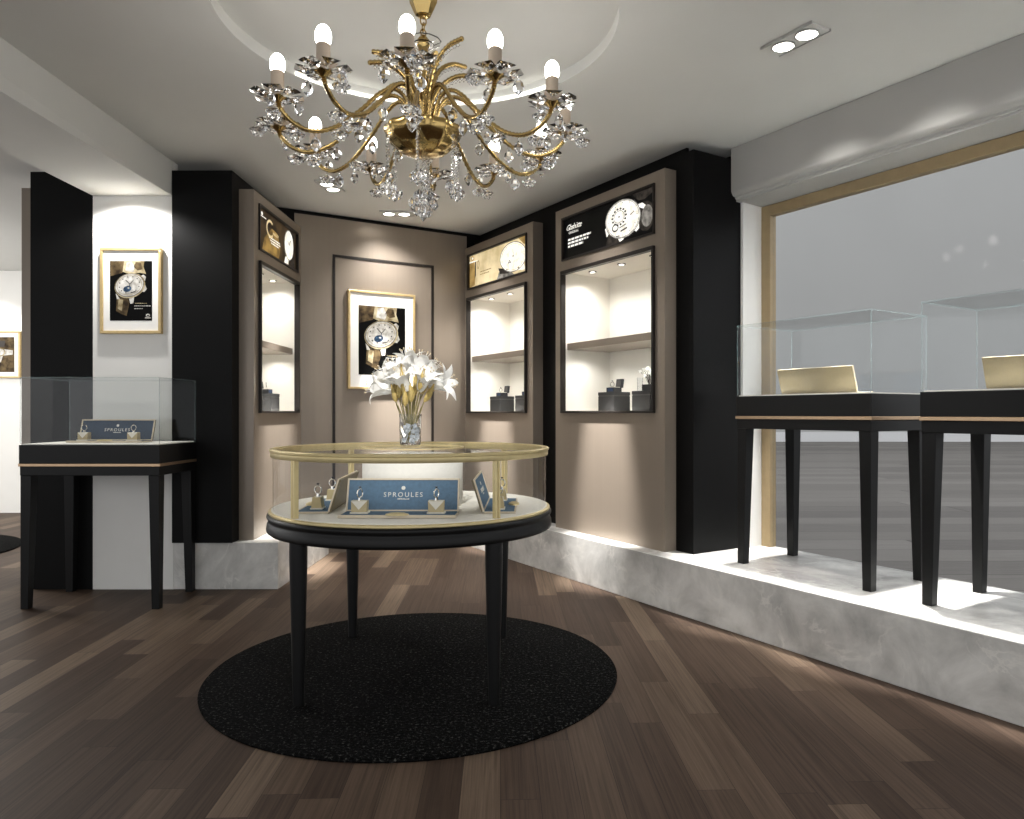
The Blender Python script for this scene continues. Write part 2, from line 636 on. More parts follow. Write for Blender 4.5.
def hit(a):
    d = Vector((math.cos(a), math.sin(a)))
    best = 1e9
    for i in range(len(outline)):
        p, q = outline[i], outline[(i + 1) % len(outline)]
        e = q - p
        den = d.x * e.y - d.y * e.x
        if abs(den) < 1e-9:
            continue
        w = p - Vector((RC.x, RC.y))
        t = (w.x * e.y - w.y * e.x) / den
        u = (w.x * d.y - w.y * d.x) / den
        if t > 0 and -1e-6 <= u <= 1 + 1e-6:
            best = min(best, t)
    return Vector((RC.x, RC.y)) + d * best


angs = [2 * PI * i / 96 for i in range(96)] + [math.atan2(p.y - RC.y, p.x - RC.x) % (2 * PI) for p in outline]
angs = sorted(angs)
n = len(angs)
v, f = [], []
for a in angs:
    o_ = hit(a)
    c, s_ = math.cos(a), math.sin(a)
    v += [(o_.x, o_.y, CEIL), (RC.x + RRAD * c, RC.y + RRAD * s_, CEIL), (RC.x + RRAD * c, RC.y + RRAD * s_, CEIL + RDEP)]
for i in range(n):
    k = (i + 1) % n
    f.append((3 * i, 3 * i + 1, 3 * k + 1, 3 * k))
    f.append((3 * i + 1, 3 * i + 2, 3 * k + 2, 3 * k + 1))
f.append(tuple(3 * i + 2 for i in range(n)))
b = MB(); b.add(v, f, 'ceil')
struct(b, 'ceiling', angle=30)

b = MB()
b.box(-9.5, -2.975, -1.2, 9.4, CEIL, CEIL + 0.05, 'ceil')
struct(b, 'ceiling_side_room', smooth=False)

# dropped beam with a slightly battered inner face
b = MB()
vv = [(x, y, z) for y, xt in ((-1.2, -2.36), (5.03, -2.427)) for x, z in ((xt, CEIL), (-2.43, 2.677), (-2.97, 2.677), (-2.97, CEIL))]
b.add(vv, [(0, 1, 2, 3), (7, 6, 5, 4), (0, 4, 5, 1), (1, 5, 6, 2), (2, 6, 7, 3)], 'ceil')
struct(b, 'ceiling_beam', smooth=False)

# ------------------------------------------------------------------ left side walls
b = MB(); b.box(-2.975, -2.426, 5.036, 5.10, 0, CEIL, 'white')
struct(b, 'wall_niche', smooth=False)
b = MB()
b.box(-3.40, -2.977, 5.036, 5.40, 0, WTOP, 'black')
struct(b, 'wall_black_panel', smooth=False)
b = MB()
b.box(-3.71, -3.402, 5.40, 5.46, 0, WTOP, 'brown')
struct(b, 'wall_side_panel', smooth=False)
b = MB()
b.box(-9.5, -3.0, 8.9, 9.0, 0, CEIL, 'white')
struct(b, 'wall_side_room', smooth=False)
b = MB()
b.box(-2.424, -2.017, 5.009, 5.127, PL, WTOP, 'black')
struct(b, 'wall_left', smooth=False)
b = MB()
b.box(-2.60, -2.018, 5.129, 6.3, 2.755, WTOP, 'black')
b.box(-2.60, -2.22, 5.6, 6.4, WTOP, CEIL - 0.001, 'black')
struct(b, 'wall_left_header', smooth=False)
b = MB()
b.box(-2.424, -1.714, 5.034, 6.30, 0, PL, 'marble')
struct(b, 'trim_1', bevel=0.004, smooth=False)

# ------------------------------------------------------------------ back wall
b = MB()
b.box(-0.06, 1.54, 0, 0.06, 0, 2.872, 'brown', MBW)
b.box(-0.35, -0.06, 0.004, 0.06, 2.757, 2.872, 'black', MBW)
b.box(1.54, 1.9, 0.004, 0.06, 2.757, 2.872, 'black', MBW)
b.box(-0.35, 1.9, 0.03, 0.06, 2.872, CEIL - 0.001, 'black', MBW)  # black strip stands in for the shade of the gap under the ceiling
struct(b, 'wall_back', smooth=False)
b = MB()
u0, u1, zt, zb, w = 0.2595, 1.1995, 2.56, 0.42, 0.022
b.box(u0, u1, -0.008, 0, zt - w, zt, 'trimblack', MBW)
b.box(u0, u1, -0.008, 0, zb, zb + w, 'trimblack', MBW)
b.box(u0, u0 + w, -0.008, 0, zb + w, zt - w, 'trimblack', MBW)
b.box(u1 - w, u1, -0.008, 0, zb + w, zt - w, 'trimblack', MBW)
struct(b, 'trim_2', smooth=False)

# ------------------------------------------------------------------ right wall
CW = 1.224                        # cabinet width
S1, S2 = -2.268, -0.718           # left ends of the two cabinets
b = MB()
holes = [(S1 + 0.03, S1 + CW - 0.03), (S2 + 0.03, S2 + CW - 0.03)]
xs = [-2.9, holes[0][0], holes[0][1], holes[1][0], holes[1][1], 0.66]
for i in (0, 2, 4):
    b.box(xs[i], xs[i + 1], 0.222, 0.24, PL, WTOP, 'black', MRW)
for i in (1, 3):
    b.box(xs[i], xs[i + 1], 0.222, 0.24, 2.70, WTOP, 'black', MRW)
b.box(0.64, 0.66, 0.24, 0.645, PL, WTOP, 'black', MRW)
b.box(-2.9, 0.52, 0.30, 0.32, WTOP - 0.1, CEIL - 0.001, 'black', MRW)
struct(b, 'wall_right', smooth=False)
b = MB()
b.box(-2.9, 0.639, 0.66, 0.70, 0, CEIL - 0.001, 'black', MRW)
struct(b, 'wall_right_core', smooth=False)
b = MB()
b.box(0.60, 0.68, 0.7005, 0.88, PL, CEIL - 0.002, 'white', MRW)
b.box(0.6605, 0.68, 0.645, 0.7005, PL, CEIL - 0.002, 'white', MRW)
struct(b, 'wall_window_reveal', smooth=False)
# header above the window
b = MB()
pr = [(0.555, CEIL - 0.002), (0.555, 2.632), (0.571, 2.604), (0.590, 2.600), (0.593, 2.588), (0.602, 2.585), (0.602, 2.572), (0.88, 2.564), (0.88, CEIL - 0.002)]
vv = [(s_, t, z) for s_ in (0.6615, 7.0) for t, z in pr]
k = len(pr)
b.add(vv, [tuple(range(k)), tuple(range(2 * k - 1, k - 1, -1))] + [(i, k + i, k + (i + 1) % k, (i + 1) % k) for i in range(k)], 'header', MRW)
struct(b, 'wall_window_header', angle=50)
# window
b = MB()
b.box(0.6805, 0.752, 0.82, 0.88, PL, 2.5635, 'wingold', MRW)
b.box(0.752, 7.0, 0.82, 0.88, 2.495, 2.5635, 'wingold', MRW)
win = struct(b, 'window_1', bevel=0.003, smooth=False)
b = MB()
b.pane(0.752, 7.0, 0.846, 0.854, PL, 2.495, 'winglass', 'edge', MRW)
struct(b, 'window_pane', win, smooth=False)
# long marble plinth
b = MB()
b.box(-2.45, 7.0, 0, 0.88, 0, PL, 'marble', MRW)
struct(b, 'trim_3', bevel=0.004, smooth=False)

# outside the window
b = MB()
q0, q1 = P(-3.2, 0.9), P(9, 0.9)
b.add([(q0.x, q0.y, 0), (q1.x, q1.y, 0), (60, q1.y, 0), (60, 31, 0), (q0.x, 31, 0)], [(0, 1, 2, 3, 4)], 'extfloor')
struct(b, 'floor_exterior', smooth=False)
b = MB()
b.box(-4, 60, 31, 31.3, 0.40, 18, 'extwall')
struct(b, 'wall_exterior', smooth=False)
b = MB()
b.box(-4, 60, 30.95, 31.2, 0, 0.40, 'extstrip')
struct(b, 'baseboard_exterior', smooth=False)


# ------------------------------------------------------------------ picture content
def ell(cx, cz, rx, rz, rot=0.0, n=32, y=0.0):
    c, s = math.cos(rot), math.sin(rot)
    return [(cx + rx * math.cos(a) * c - rz * math.sin(a) * s, y, cz + rx * math.cos(a) * s + rz * math.sin(a) * c)
            for a in (2 * PI * i / n for i in range(n))]


def ringp(b, cx, cz, rx, rz, th, rot, y, mat, n=32):
    o = ell(cx, cz, rx, rz, rot, n, y)
    i_ = ell(cx, cz, rx - th, rz - th, rot, n, y)
    b.add(o + i_, [(k, (k + 1) % n, n + (k + 1) % n, n + k) for k in range(n)], mat)


def dashes(b, x, z, L, h, mat, y, slope=0.0, seed=1):
    """a line of lettering too small to read"""
    rd = random.Random(seed)
    t = 0
    while t < L - 1e-6:
        w = min(h * rd.uniform(1.2, 3.6), L - t)
        b.poly([(x + t, y, z), (x + t + w, y, z), (x + t + w, y, z + h), (x + t, y, z + h)], mat)
        t += w + h * 0.5


def lineseg(b, x0, z0, x1, z1, w, mat, y):
    dx, dz = x1 - x0, z1 - z0
    l = math.hypot(dx, dz)
    nx, nz = -dz / l * w / 2, dx / l * w / 2
    b.poly([(x0 - nx, y, z0 - nz), (x1 - nx, y, z1 - nz), (x1 + nx, y, z1 + nz), (x0 + nx, y, z0 + nz)], mat)


def watch_print(b, w, h, y):
    """wrist watch advertisement, w x h, lower left corner at the origin"""
    def q(u, v_):
        return (u * w, v_ * h)
    b.poly([(0, y, 0), (w, y, 0), (w, y, h), (0, y, h)], 'p_black')
    d = 0.0006
    # rock / cloth at the top
    def pg(pts, mat, lay):
        b.poly([(u * w, y - d * lay, v_ * h) for u, v_ in pts], mat)
    pg([(0.0, 1.0), (0.0, 0.74), (0.14, 0.77), (0.3, 0.80), (0.34, 1.0)], 'p_brown', 1)
    pg([(0.34, 1.0), (0.30, 0.82), (0.42, 0.79), (0.72, 0.80), (0.86, 0.78), (0.80, 0.90), (0.82, 1.0)], 'p_gold', 1)
    pg([(0.40, 0.97), (0.37, 0.84), (0.56, 0.81), (0.60, 0.90), (0.52, 0.99)], 'p_white', 2)
    pg([(0.56, 0.90), (0.66, 0.84), (0.78, 0.86), (0.74, 0.97), (0.62, 0.98)], 'p_brown', 2)
    # lower strap
    pg([(0.17, 0.40), (0.44, 0.36), (0.47, 0.30), (0.40, 0.08), (0.28, 0.11), (0.15, 0.16)], 'p_brown', 2)
    pg([(0.21, 0.36), (0.32, 0.35), (0.29, 0.16), (0.19, 0.20)], 'p_gold', 3)
    # lugs and crown
    pg([(0.72, 0.74), (0.80, 0.77), (0.86, 0.73), (0.83, 0.66), (0.74, 0.65)], 'p_white', 2)
    pg([(0.74, 0.57), (0.84, 0.60), (0.88, 0.53), (0.82, 0.48), (0.72, 0.49)], 'p_white', 2)
    pg([(0.50, 0.40), (0.58, 0.40), (0.56, 0.29), (0.49, 0.28), (0.46, 0.36)], 'p_white', 3)
    pg([(0.14, 0.46), (0.20, 0.41), (0.24, 0.36), (0.17, 0.36)], 'p_white', 3)
    # case and dial
    b.poly(ell(0.48 * w, 0.585 * h, 0.37 * w, 0.205 * h, R(18), 40, y - d * 4), 'p_gold')
    b.poly(ell(0.47 * w, 0.592 * h, 0.345 * w, 0.19 * h, R(18), 40, y - d * 5), 'p_white')
    ringp(b, 0.47 * w, 0.592 * h, 0.345 * w, 0.19 * h, 0.010 * w, R(18), y - d * 6, 'p_dark', 40)
    ringp(b, 0.47 * w, 0.595 * h, 0.30 * w, 0.165 * h, 0.010 * w, R(18), y - d * 6, 'p_gold', 40)
    b.poly(ell(0.42 * w, 0.53 * h, 0.10 * w, 0.05 * h, R(18), 28, y - d * 6), 'p_blue')
    b.poly(ell(0.45 * w, 0.545 * h, 0.025 * w, 0.013 * h, 0, 16, y - d * 7), 'p_white')
    lineseg(b, 0.48 * w, 0.61 * h, 0.38 * w, 0.68 * h, 0.018 * w, 'p_dark', y - d * 7)
    lineseg(b, 0.48 * w, 0.61 * h, 0.57 * w, 0.68 * h, 0.014 * w, 'p_dark', y - d * 7)
    lineseg(b, 0.48 * w, 0.61 * h, 0.47 * w, 0.57 * h, 0.014 * w, 'p_blue', y - d * 7)
    lineseg(b, 0.5 * w, 0.465 * h, 0.62 * w, 0.49 * h, 0.02 * w, 'p_dark', y - d * 7)
    for k in range(12):
        a = 2 * PI * k / 12
        cu_, cz_ = 0.25 * math.cos(a), 0.137 * math.sin(a)
        x_ = 0.47 + cu_ * math.cos(R(18)) - cz_ * 0.3
        z_ = 0.60 + cz_ * 0.95 + cu_ * 0.17
        b.poly(ell(x_ * w, z_ * h, 0.015 * w, 0.015 * w, 0, 8, y - d * 7), 'p_dark')
    # small print and emblem
    dashes(b, 0.60 * w, 0.285 * h, 0.28 * w, 0.010 * h, 'p_gold', y - d, seed=3)
    dashes(b, 0.58 * w, 0.240 * h, 0.39 * w, 0.014 * h, 'p_white', y - d, seed=4)
    dashes(b, 0.58 * w, 0.195 * h, 0.20 * w, 0.012 * h, 'p_white', y - d, seed=5)
    b.poly(ell(0.905 * w, 0.09 * h, 0.05 * w, 0.026 * h, 0, 16, y - d), 'p_white')
    b.poly(ell(0.905 * w, 0.085 * h, 0.025 * w, 0.012 * h, 0, 12, y - 2 * d), 'p_black')
    b.poly([(0.83 * w, y - d, 0.035 * h), (0.98 * w, y - d, 0.035 * h), (0.97 * w, y - d, 0.06 * h), (0.84 * w, y - d, 0.06 * h)], 'p_white')


def framed(label, loc, rz, W, Hh, iw, ih, fw=0.02, art=watch_print, iz=None):
    """framed advertisement, loc = lower left corner on the wall, faces local -y"""
    t = thing('framed_poster', label, 'picture', loc, rz, 'framed watch advertisements')
    b = MB()
    for (x0, x1, z0, z1) in ((0, W, 0, fw), (0, W, Hh - fw, Hh), (0, fw, fw, Hh - fw), (W - fw, W, fw, Hh - fw)):
        b.box(x0, x1, -0.036, -0.002, z0, z1, 'frame')
    b.build('picture_frame', t, bevel=0.003, smooth=False)
    b = MB(); b.box(fw, W - fw, -0.024, -0.003, fw, Hh - fw, 'mat')
    b.build('mat_board', t, smooth=False)
    b = MB()
    art(b, iw, ih, 0.0)
    o = b.build('print', t, smooth=False)
    o.location = ((W - iw) / 2, -0.0255, (Hh - ih) / 2 if iz is None else iz)
    return t


# niche picture: outer 101..162 x 249..334 at the niche wall
k = 5.03 / F
framed('gold framed watch poster on the white wall between two black panels',
       ((102 - CX) * k, 5.036, H - (334 - CY) * k), 0, 61 * k, 85.5 * k, 42 * k, 59.5 * k)
# back wall picture
o_ = MBW @ Vector((0.386, 0, 1.408))
framed('gold framed watch poster on the taupe back wall behind the lilies', o_, RB, 0.62, 0.86, 0.43, 0.605)


def side_print(b, w, h, y):
    d = 0.0006
    b.poly([(0, y, 0), (w, y, 0), (w, y, h), (0, y, h)], 'p_brown')

    def pg(pts, mat, lay):
        b.poly([(u * w, y - d * lay, v_ * h) for u, v_ in pts], mat)
    pg([(0.05, 0.62), (0.42, 0.68), (0.95, 0.62), (0.95, 0.50), (0.62, 0.47), (0.55, 0.28), (0.45, 0.28), (0.36, 0.47), (0.05, 0.52)], 'p_white', 1)
    b.poly(ell(0.5 * w, 0.57 * h, 0.2 * w, 0.13 * h, 0, 24, y - 2 * d), 'p_gold')
    b.poly(ell(0.5 * w, 0.57 * h, 0.16 * w, 0.10 * h, 0, 24, y - 3 * d), 'p_white')
    pg([(0.30, 0.90), (0.70, 0.90), (0.66, 0.72), (0.34, 0.72)], 'p_dark', 1)
    lineseg(b, 0.5 * w, 0.57 * h, 0.5 * w, 0.65 * h, 0.02 * w, 'p_dark', y - 4 * d)


p0 = at(-20, 378, 8.898)
framed('gold framed brown watch poster on the far side room wall', (p0.x, 8.90, p0.z), 0, 0.50, 0.56, 0.36, 0.42, 0.02, side_print)


# ------------------------------------------------------------------ display cabinets
def sign_near(b, w, h, y):
    d = 0.0008
    b.poly([(0, y, 0), (w, y, 0), (w, y, h), (0, y, h)], 's_black')
    # watch
    def pg(pts, mat, lay):
        b.poly([(u * w, y - d * lay, v_ * h) for u, v_ in pts], mat)
    b.poly(ell(0.915 * w, 0.42 * h, 0.08 * w, 0.33 * h, 0, 30, y - d), 's_dark')
    b.poly(ell(0.925 * w, 0.42 * h, 0.055 * w, 0.24 * h, 0, 30, y - 1.5 * d), 's_grey')
    pg([(0.78, 1.0), (0.985, 1.0), (0.99, 0.90), (0.90, 0.80), (0.84, 0.82)], 's_dark', 2)
    pg([(0.50, 0.0), (0.66, 0.0), (0.63, 0.22), (0.53, 0.36)], 's_dark', 2)
    pg([(0.84, 0.74), (0.88, 0.74), (0.915, 0.66), (0.89, 0.60), (0.85, 0.66)], 's_white', 3)
    pg([(0.80, 0.30), (0.845, 0.35), (0.85, 0.20), (0.82, 0.14), (0.79, 0.20)], 's_white', 3)
    pg([(0.49, 0.42), (0.53, 0.50), (0.55, 0.34), (0.51, 0.22)], 's_white', 3)
    pg([(0.63, 0.12), (0.70, 0.16), (0.69, 0.06), (0.65, 0.02)], 's_white', 3)
    b.poly(ell(0.68 * w, 0.53 * h, 0.185 * w, 0.445 * h, R(-6), 44, y - 4 * d), 's_white')
    ringp(b, 0.68 * w, 0.53 * h, 0.172 * w, 0.42 * h, 0.004 * w, R(-6), y - 5 * d, 's_grey', 44)
    ringp(b, 0.68 * w, 0.53 * h, 0.185 * w, 0.445 * h, 0.006 * w, R(-6), y - 5 * d, 's_grey', 44)
    # sub dials
    for k in range(14):
        a = 2 * PI * k / 14
        b.poly(ell(0.645 * w + 0.072 * w * math.cos(a), 0.60 * h + 0.185 * h * math.sin(a), 0.011 * w, 0.024 * h, 0, 8, y - 5 * d), 's_dark')
    ringp(b, 0.645 * w, 0.60 * h, 0.056 * w, 0.145 * h, 0.004 * w, 0, y - 5 * d, 's_grey', 24)
    b.poly(ell(0.645 * w, 0.60 * h, 0.008 * w, 0.02 * h, 0, 10, y - 5 * d), 's_dark')
    ringp(b, 0.605 * w, 0.37 * h, 0.035 * w, 0.09 * h, 0.009 * w, 0, y - 6 * d, 's_dark', 20)
    lineseg(b, 0.645 * w, 0.34 * h, 0.72 * w, 0.39 * h, 0.02 * h, 's_dark', y - 5 * d)
    lineseg(b, 0.66 * w, 0.26 * h, 0.73 * w, 0.30 * h, 0.035 * h, 's_dark', y - 5 * d)
    lineseg(b, 0.76 * w, 0.56 * h, 0.80 * w, 0.62 * h, 0.02 * h, 's_dark', y - 5 * d)
    lineseg(b, 0.61 * w, 0.17 * h, 0.65 * w, 0.16 * h, 0.02 * h, 's_dark', y - 5 * d)
    for k in range(12):
        a = 2 * PI * k / 12
        b.poly(ell(0.68 * w + 0.15 * w * math.cos(a), 0.53 * h + 0.37 * h * math.sin(a), 0.004 * w, 0.012 * h, 0, 6, y - 5 * d), 's_dark')
    # script lettering
    b.text('Glashütte', 0.20 * h, 's_white', Matrix.Translation((0.115 * w, y - d, 0.77 * h)), shear=0.45, spacing=0.85)
    b.text('ORIGINAL', 0.085 * h, 's_white', Matrix.Translation((0.115 * w, y - d, 0.635 * h)), spacing=1.1)
    dashes(b, 0.045 * w, 0.44 * h, 0.28 * w, 0.05 * h, 's_white', y - d, seed=11)
    dashes(b, 0.045 * w, 0.355 * h, 0.25 * w, 0.05 * h, 's_white', y - d, seed=12)
    dashes(b, 0.045 * w, 0.27 * h, 0.19 * w, 0.05 * h, 's_white', y - d, seed=13)


def sign_far(b, w, h, y):
    d = 0.0008
    b.poly([(0, y, 0), (w, y, 0), (w, y, h), (0, y, h)], 's_beige')

    def pg(pts, mat, lay):
        b.poly([(u * w, y - d * lay, v_ * h) for u, v_ in pts], mat)
    pg([(0.0, 0.80), (0.09, 0.79), (0.11, 0.40), (0.10, 0.06), (0.0, 0.02)], 's_ochre', 1)
    pg([(0.105, 0.78), (0.125, 0.78), (0.12, 0.34), (0.10, 0.24)], 's_dark', 2)
    pg([(0.0, 0.83), (0.16, 0.80), (0.16, 0.78), (0.0, 0.78)], 's_white', 3)
    ringp(b, 0.165 * w, 0.66 * h, 0.022 * w, 0.13 * h, 0.008 * w, 0, y - 3 * d, 's_ochre', 20)
    ringp(b, 0.06 * w, 0.91 * h, 0.028 * w, 0.075 * h, 0.01 * w, 0, y - 3 * d, 's_ochre', 20)
    b.poly(ell(0.06 * w, 0.91 * h, 0.012 * w, 0.035 * h, 0, 12, y - 4 * d), 's_white')
    dashes(b, 0.2 * w, 0.40 * h, 0.2 * w, 0.03 * h, 's_ochre', y - d, seed=21)
    dashes(b, 0.2 * w, 0.32 * h, 0.17 * w, 0.03 * h, 's_ochre', y - d, seed=22)
    # watch
    pg([(0.86, 1.0), (1.0, 1.0), (1.0, 0.80), (0.95, 0.78)], 's_ochre', 1)
    pg([(0.50, 0.0), (0.80, 0.0), (0.74, 0.16), (0.54, 0.22)], 's_grey', 1)
    pg([(0.53, 0.34), (0.56, 0.16), (0.70, 0.10), (0.72, 0.22)], 's_dark', 2)
    pg([(0.82, 0.12), (0.98, 0.06), (0.94, 0.30), (0.86, 0.30)], 's_white', 2)
    b.poly(ell(0.775 * w, 0.53 * h, 0.215 * w, 0.43 * h, R(-5), 44, y - 3 * d), 's_white')
    ringp(b, 0.775 * w, 0.53 * h, 0.215 * w, 0.43 * h, 0.007 * w, R(-5), y - 4 * d, 's_grey', 44)
    ringp(b, 0.775 * w, 0.53 * h, 0.185 * w, 0.375 * h, 0.004 * w, R(-5), y - 4 * d, 's_beige', 44)
    for u, v_ in ((0.78, 0.55), (0.72, 0.45), (0.735, 0.40), (0.71, 0.40), (0.87, 0.17), (0.68, 0.22)):
        b.poly(ell(u * w, v_ * h, 0.012 * w, 0.022 * h, 0, 8, y - 4 * d), 's_grey')
    lineseg(b, 0.78 * w, 0.55 * h, 0.80 * w, 0.72 * h, 0.012 * h, 's_grey', y - 4 * d)


def sign_left(b, w, h, y):
    d = 0.0008
    b.poly([(0, y, 0), (w, y, 0), (w, y, h), (0, y, h)], 's_brown')

    def pg(pts, mat, lay):
        b.poly([(u * w, y - d * lay, v_ * h) for u, v_ in pts], mat)
    pg([(0.10, 0.0), (0.16, 0.36), (0.34, 0.70), (0.50, 0.66), (0.56, 0.34), (0.52, 0.0)], 's_amber', 1)
    # script capital and its following strokes
    n = 22
    pts = [(0.30 + 0.085 * math.cos(a), 0.66 + 0.19 * math.sin(a)) for a in (R(50) + R(265) * i / n for i in range(n + 1))]
    for (x0, z0), (x1, z1) in zip(pts, pts[1:]):
        lineseg(b, x0 * w, z0 * h, x1 * w, z1 * h, 0.022 * w, 's_beige', y - 2 * d)
    for k in range(5):
        lineseg(b, (0.37 + 0.03 * k) * w, 0.56 * h, (0.39 + 0.03 * k) * w, 0.63 * h, 0.01 * w, 's_beige', y - 2 * d)
    dashes(b, 0.27 * w, 0.43 * h, 0.28 * w, 0.035 * h, 's_white', y - 2 * d, seed=31)
    dashes(b, 0.30 * w, 0.37 * h, 0.26 * w, 0.035 * h, 's_white', y - 2 * d, seed=32)
    dashes(b, 0.32 * w, 0.31 * h, 0.20 * w, 0.035 * h, 's_white', y - 2 * d, seed=33)
    # small emblem
    b.poly(ell(0.10 * w, 0.90 * h, 0.022 * w, 0.045 * h, 0, 12, y - 2 * d), 's_white')
    dashes(b, 0.04 * w, 0.82 * h, 0.16 * w, 0.028 * h, 's_white', y - 2 * d, seed=34)
    # watch
    pg([(0.70, 0.22), (0.80, 0.30), (0.78, 0.0), (0.66, 0.0)], 's_white', 2)
    pg([(0.86, 0.24), (0.94, 0.36), (0.98, 0.0), (0.82, 0.0)], 's_dark', 2)
    pg([(0.84, 0.98), (0.98, 0.98), (0.96, 0.80), (0.86, 0.84)], 's_dark', 2)
    b.poly(ell(0.80 * w, 0.57 * h, 0.13 * w, 0.40 * h, R(-4), 36, y - 3 * d), 's_white')
    ringp(b, 0.80 * w, 0.57 * h, 0.13 * w, 0.40 * h, 0.008 * w, R(-4), y - 4 * d, 's_grey', 36)
    lineseg(b, 0.80 * w, 0.57 * h, 0.84 * w, 0.72 * h, 0.012 * w, 's_grey', y - 4 * d)
    lineseg(b, 0.80 * w, 0.57 * h, 0.76 * w, 0.66 * h, 0.012 * w, 's_grey', y - 4 * d)


AZ0, AZ1, SZ0, SZ1, TOP = 1.20, 2.277, 2.353, 2.68, 2.752
DEP = 0.46


def cabinet(label, loc, rz, W, mg, art, depth=DEP, shell=0.10):
    """tall wall cabinet with a lit alcove under a backlit sign; loc = front lower left corner on the plinth"""
    t = thing('display_cabinet', label, 'cabinet', loc, rz, 'tall wall display cabinets')
    a0, a1 = mg, W - mg
    z = lambda q: q - PL
    # carcass: front face in strips around sign and alcove, sides and top
    b = MB()
    th = 0.02
    for (x0, x1, z0, z1) in ((0, a0, PL, TOP), (a1, W, PL, TOP), (a0, a1, PL, AZ0), (a0, a1, AZ1, SZ0), (a0, a1, SZ1, TOP)):
        b.box(x0, x1, 0, th, z(z0), z(z1), 'brown')
    b.box(0, 0.02, th, shell - 0.003, z(PL), z(TOP), 'brown')
    b.box(W - 0.02, W, th, shell - 0.003, z(PL), z(TOP), 'brown')
    b.box(0.02, W - 0.02, th, shell - 0.003, z(TOP - 0.02), z(TOP), 'brown')
    b.build('carcass', t, smooth=False)
    # alcove lining
    b = MB()
    i0, i1, j0, j1 = a0 + 0.012, a1 - 0.012, AZ0 + 0.012, AZ1 - 0.012
    b.box(a0 - 0.01, i0, th, depth, z(AZ0 - 0.01), z(AZ1 + 0.01), 'lining')
    b.box(i1, a1 + 0.01, th, depth, z(AZ0 - 0.01), z(AZ1 + 0.01), 'lining')
    b.box(i0, i1, th, depth, z(AZ0 - 0.01), z(j0), 'lining')
    b.box(i0, i1, th, depth, z(j1), z(AZ1 + 0.01), 'lining')
    b.box(i0, i1, depth - 0.012, depth, z(j0), z(j1), 'lining')
    b.build('alcove', t, smooth=False)
    # dark trim round the alcove
    b = MB()
    w = 0.026
    for (x0, x1, z0, z1) in ((a0, a1, AZ0, AZ0 + w * 0.6), (a0, a1, AZ1 - w, AZ1), (a0, a0 + w * 0.62, AZ0 + w * 0.6, AZ1 - w), (a1 - w * 0.62, a1, AZ0 + w * 0.6, AZ1 - w)):
        b.box(x0, x1, -0.022, 0.021, z(z0), z(z1), 'trimblack')
    b.build('alcove_frame', t, bevel=0.002, smooth=False)
    # shelf
    b = MB(); b.box(i0, i1, 0.035, depth - 0.012, z(1.68), z(1.73), 'brown')
    b.build('shelf', t, bevel=0.003, smooth=False)
    # sign
    b = MB()
    w = 0.014
    b.box(a0, a1, 0.03, 0.05, z(SZ0), z(SZ1), 'trimblack')
    for (x0, x1, z0, z1) in ((a0, a1, SZ0, SZ0 + w), (a0, a1, SZ1 - w, SZ1), (a0, a0 + w, SZ0 + w, SZ1 - w), (a1 - w, a1, SZ0 + w, SZ1 - w)):
        b.box(x0, x1, -0.012, 0.03, z(z0), z(z1), 'trimblack')
    sg = b.build('sign_box', t, smooth=False)
    b = MB()
    art(b, a1 - a0 - 2 * w, SZ1 - SZ0 - 2 * w, 0.0)
    o = b.build('sign_face', sg, smooth=False)
    o.location = (a0 + w, 0.012, z(SZ0 + w))
    # spots in the alcove ceiling
    for kk in range(3):
        b = MB()
        cx_ = i0 + (i1 - i0) * (kk + 0.5) / 3
        M = Matrix.Translation((cx_, 0.15, z(j1)))
        b.lathe([(0.03, -0.006), (0.03, -0.001)], 20, 'trimblack', M)
        b.lathe([(0.019, -0.008), (0.019, -0.006)], 20, 'lamp_small', M)
        b.build('alcove_spot', t, smooth=False)
    return t


cabs = []
cabs.append((cabinet('taupe cabinet beneath the black watch sign, nearest the window', P(S2, 0.125, PL), RR, CW, 0.09, sign_near),
             P(S2, 0.125), RR, CW))
cabs.append((cabinet('taupe cabinet under the beige watch sign in the far corner', P(S1, 0.125, PL), RR, CW, 0.09, sign_far),
             P(S1, 0.125), RR, CW))
LW = 1.055
cabs.append((cabinet('taupe cabinet under the dark brown sign with gold script', Vector((-1.915, 5.1285, PL)), PI / 2, LW, 0.09, sign_left, shell=0.17),
             Vector((-1.915, 5.130, 0)), PI / 2, LW))


# ------------------------------------------------------------------ lights
def spot(loc, target, power, angle=70, blend=0.6, rad=0.03, col=(1, 0.975, 0.945)):
    d = bpy.data.lights.new('spot', 'SPOT')
    d.energy = power; d.spot_size = R(angle); d.spot_blend = blend; d.shadow_soft_size = rad; d.color = col
    o = bpy.data.objects.new('spot_light', d); COL.objects.link(o)
    o.location = loc
    o.rotation_euler = (Vector(target) - Vector(loc)).to_track_quat('-Z', 'Y').to_euler()
    return o


def area(loc, rz, sx, sy, power, col=(1, 0.97, 0.92), rot=None):
    d = bpy.data.lights.new('area', 'AREA')
    d.shape = 'RECTANGLE'; d.size = sx; d.size_y = sy; d.energy = power; d.color = col
    o = bpy.data.objects.new('area_light', d); COL.objects.link(o)
    o.location = loc
    o.rotation_euler = rot or (0, 0, rz)
    return o


for (t, base, rz, W) in cabs:
    Mx = Matrix.Translation(base) @ Matrix.Rotation(rz, 4, 'Z')
    for kk in range(3):
        x_ = 0.1 + (W - 0.2) * (kk + 0.5) / 3
        p = Mx @ Vector((x_, 0.15, AZ1 - 0.03))
        spot(p, p + Vector((0, 0, -1)), 5.0 if W > 1.1 else 3.4, 150, 0.8, 0.02)
        p = Mx @ Vector((x_, 0.15, 1.675))
        spot(p, p + Vector((0, 0, -1)), 3.6 if W > 1.1 else 2.6, 150, 0.8, 0.02)


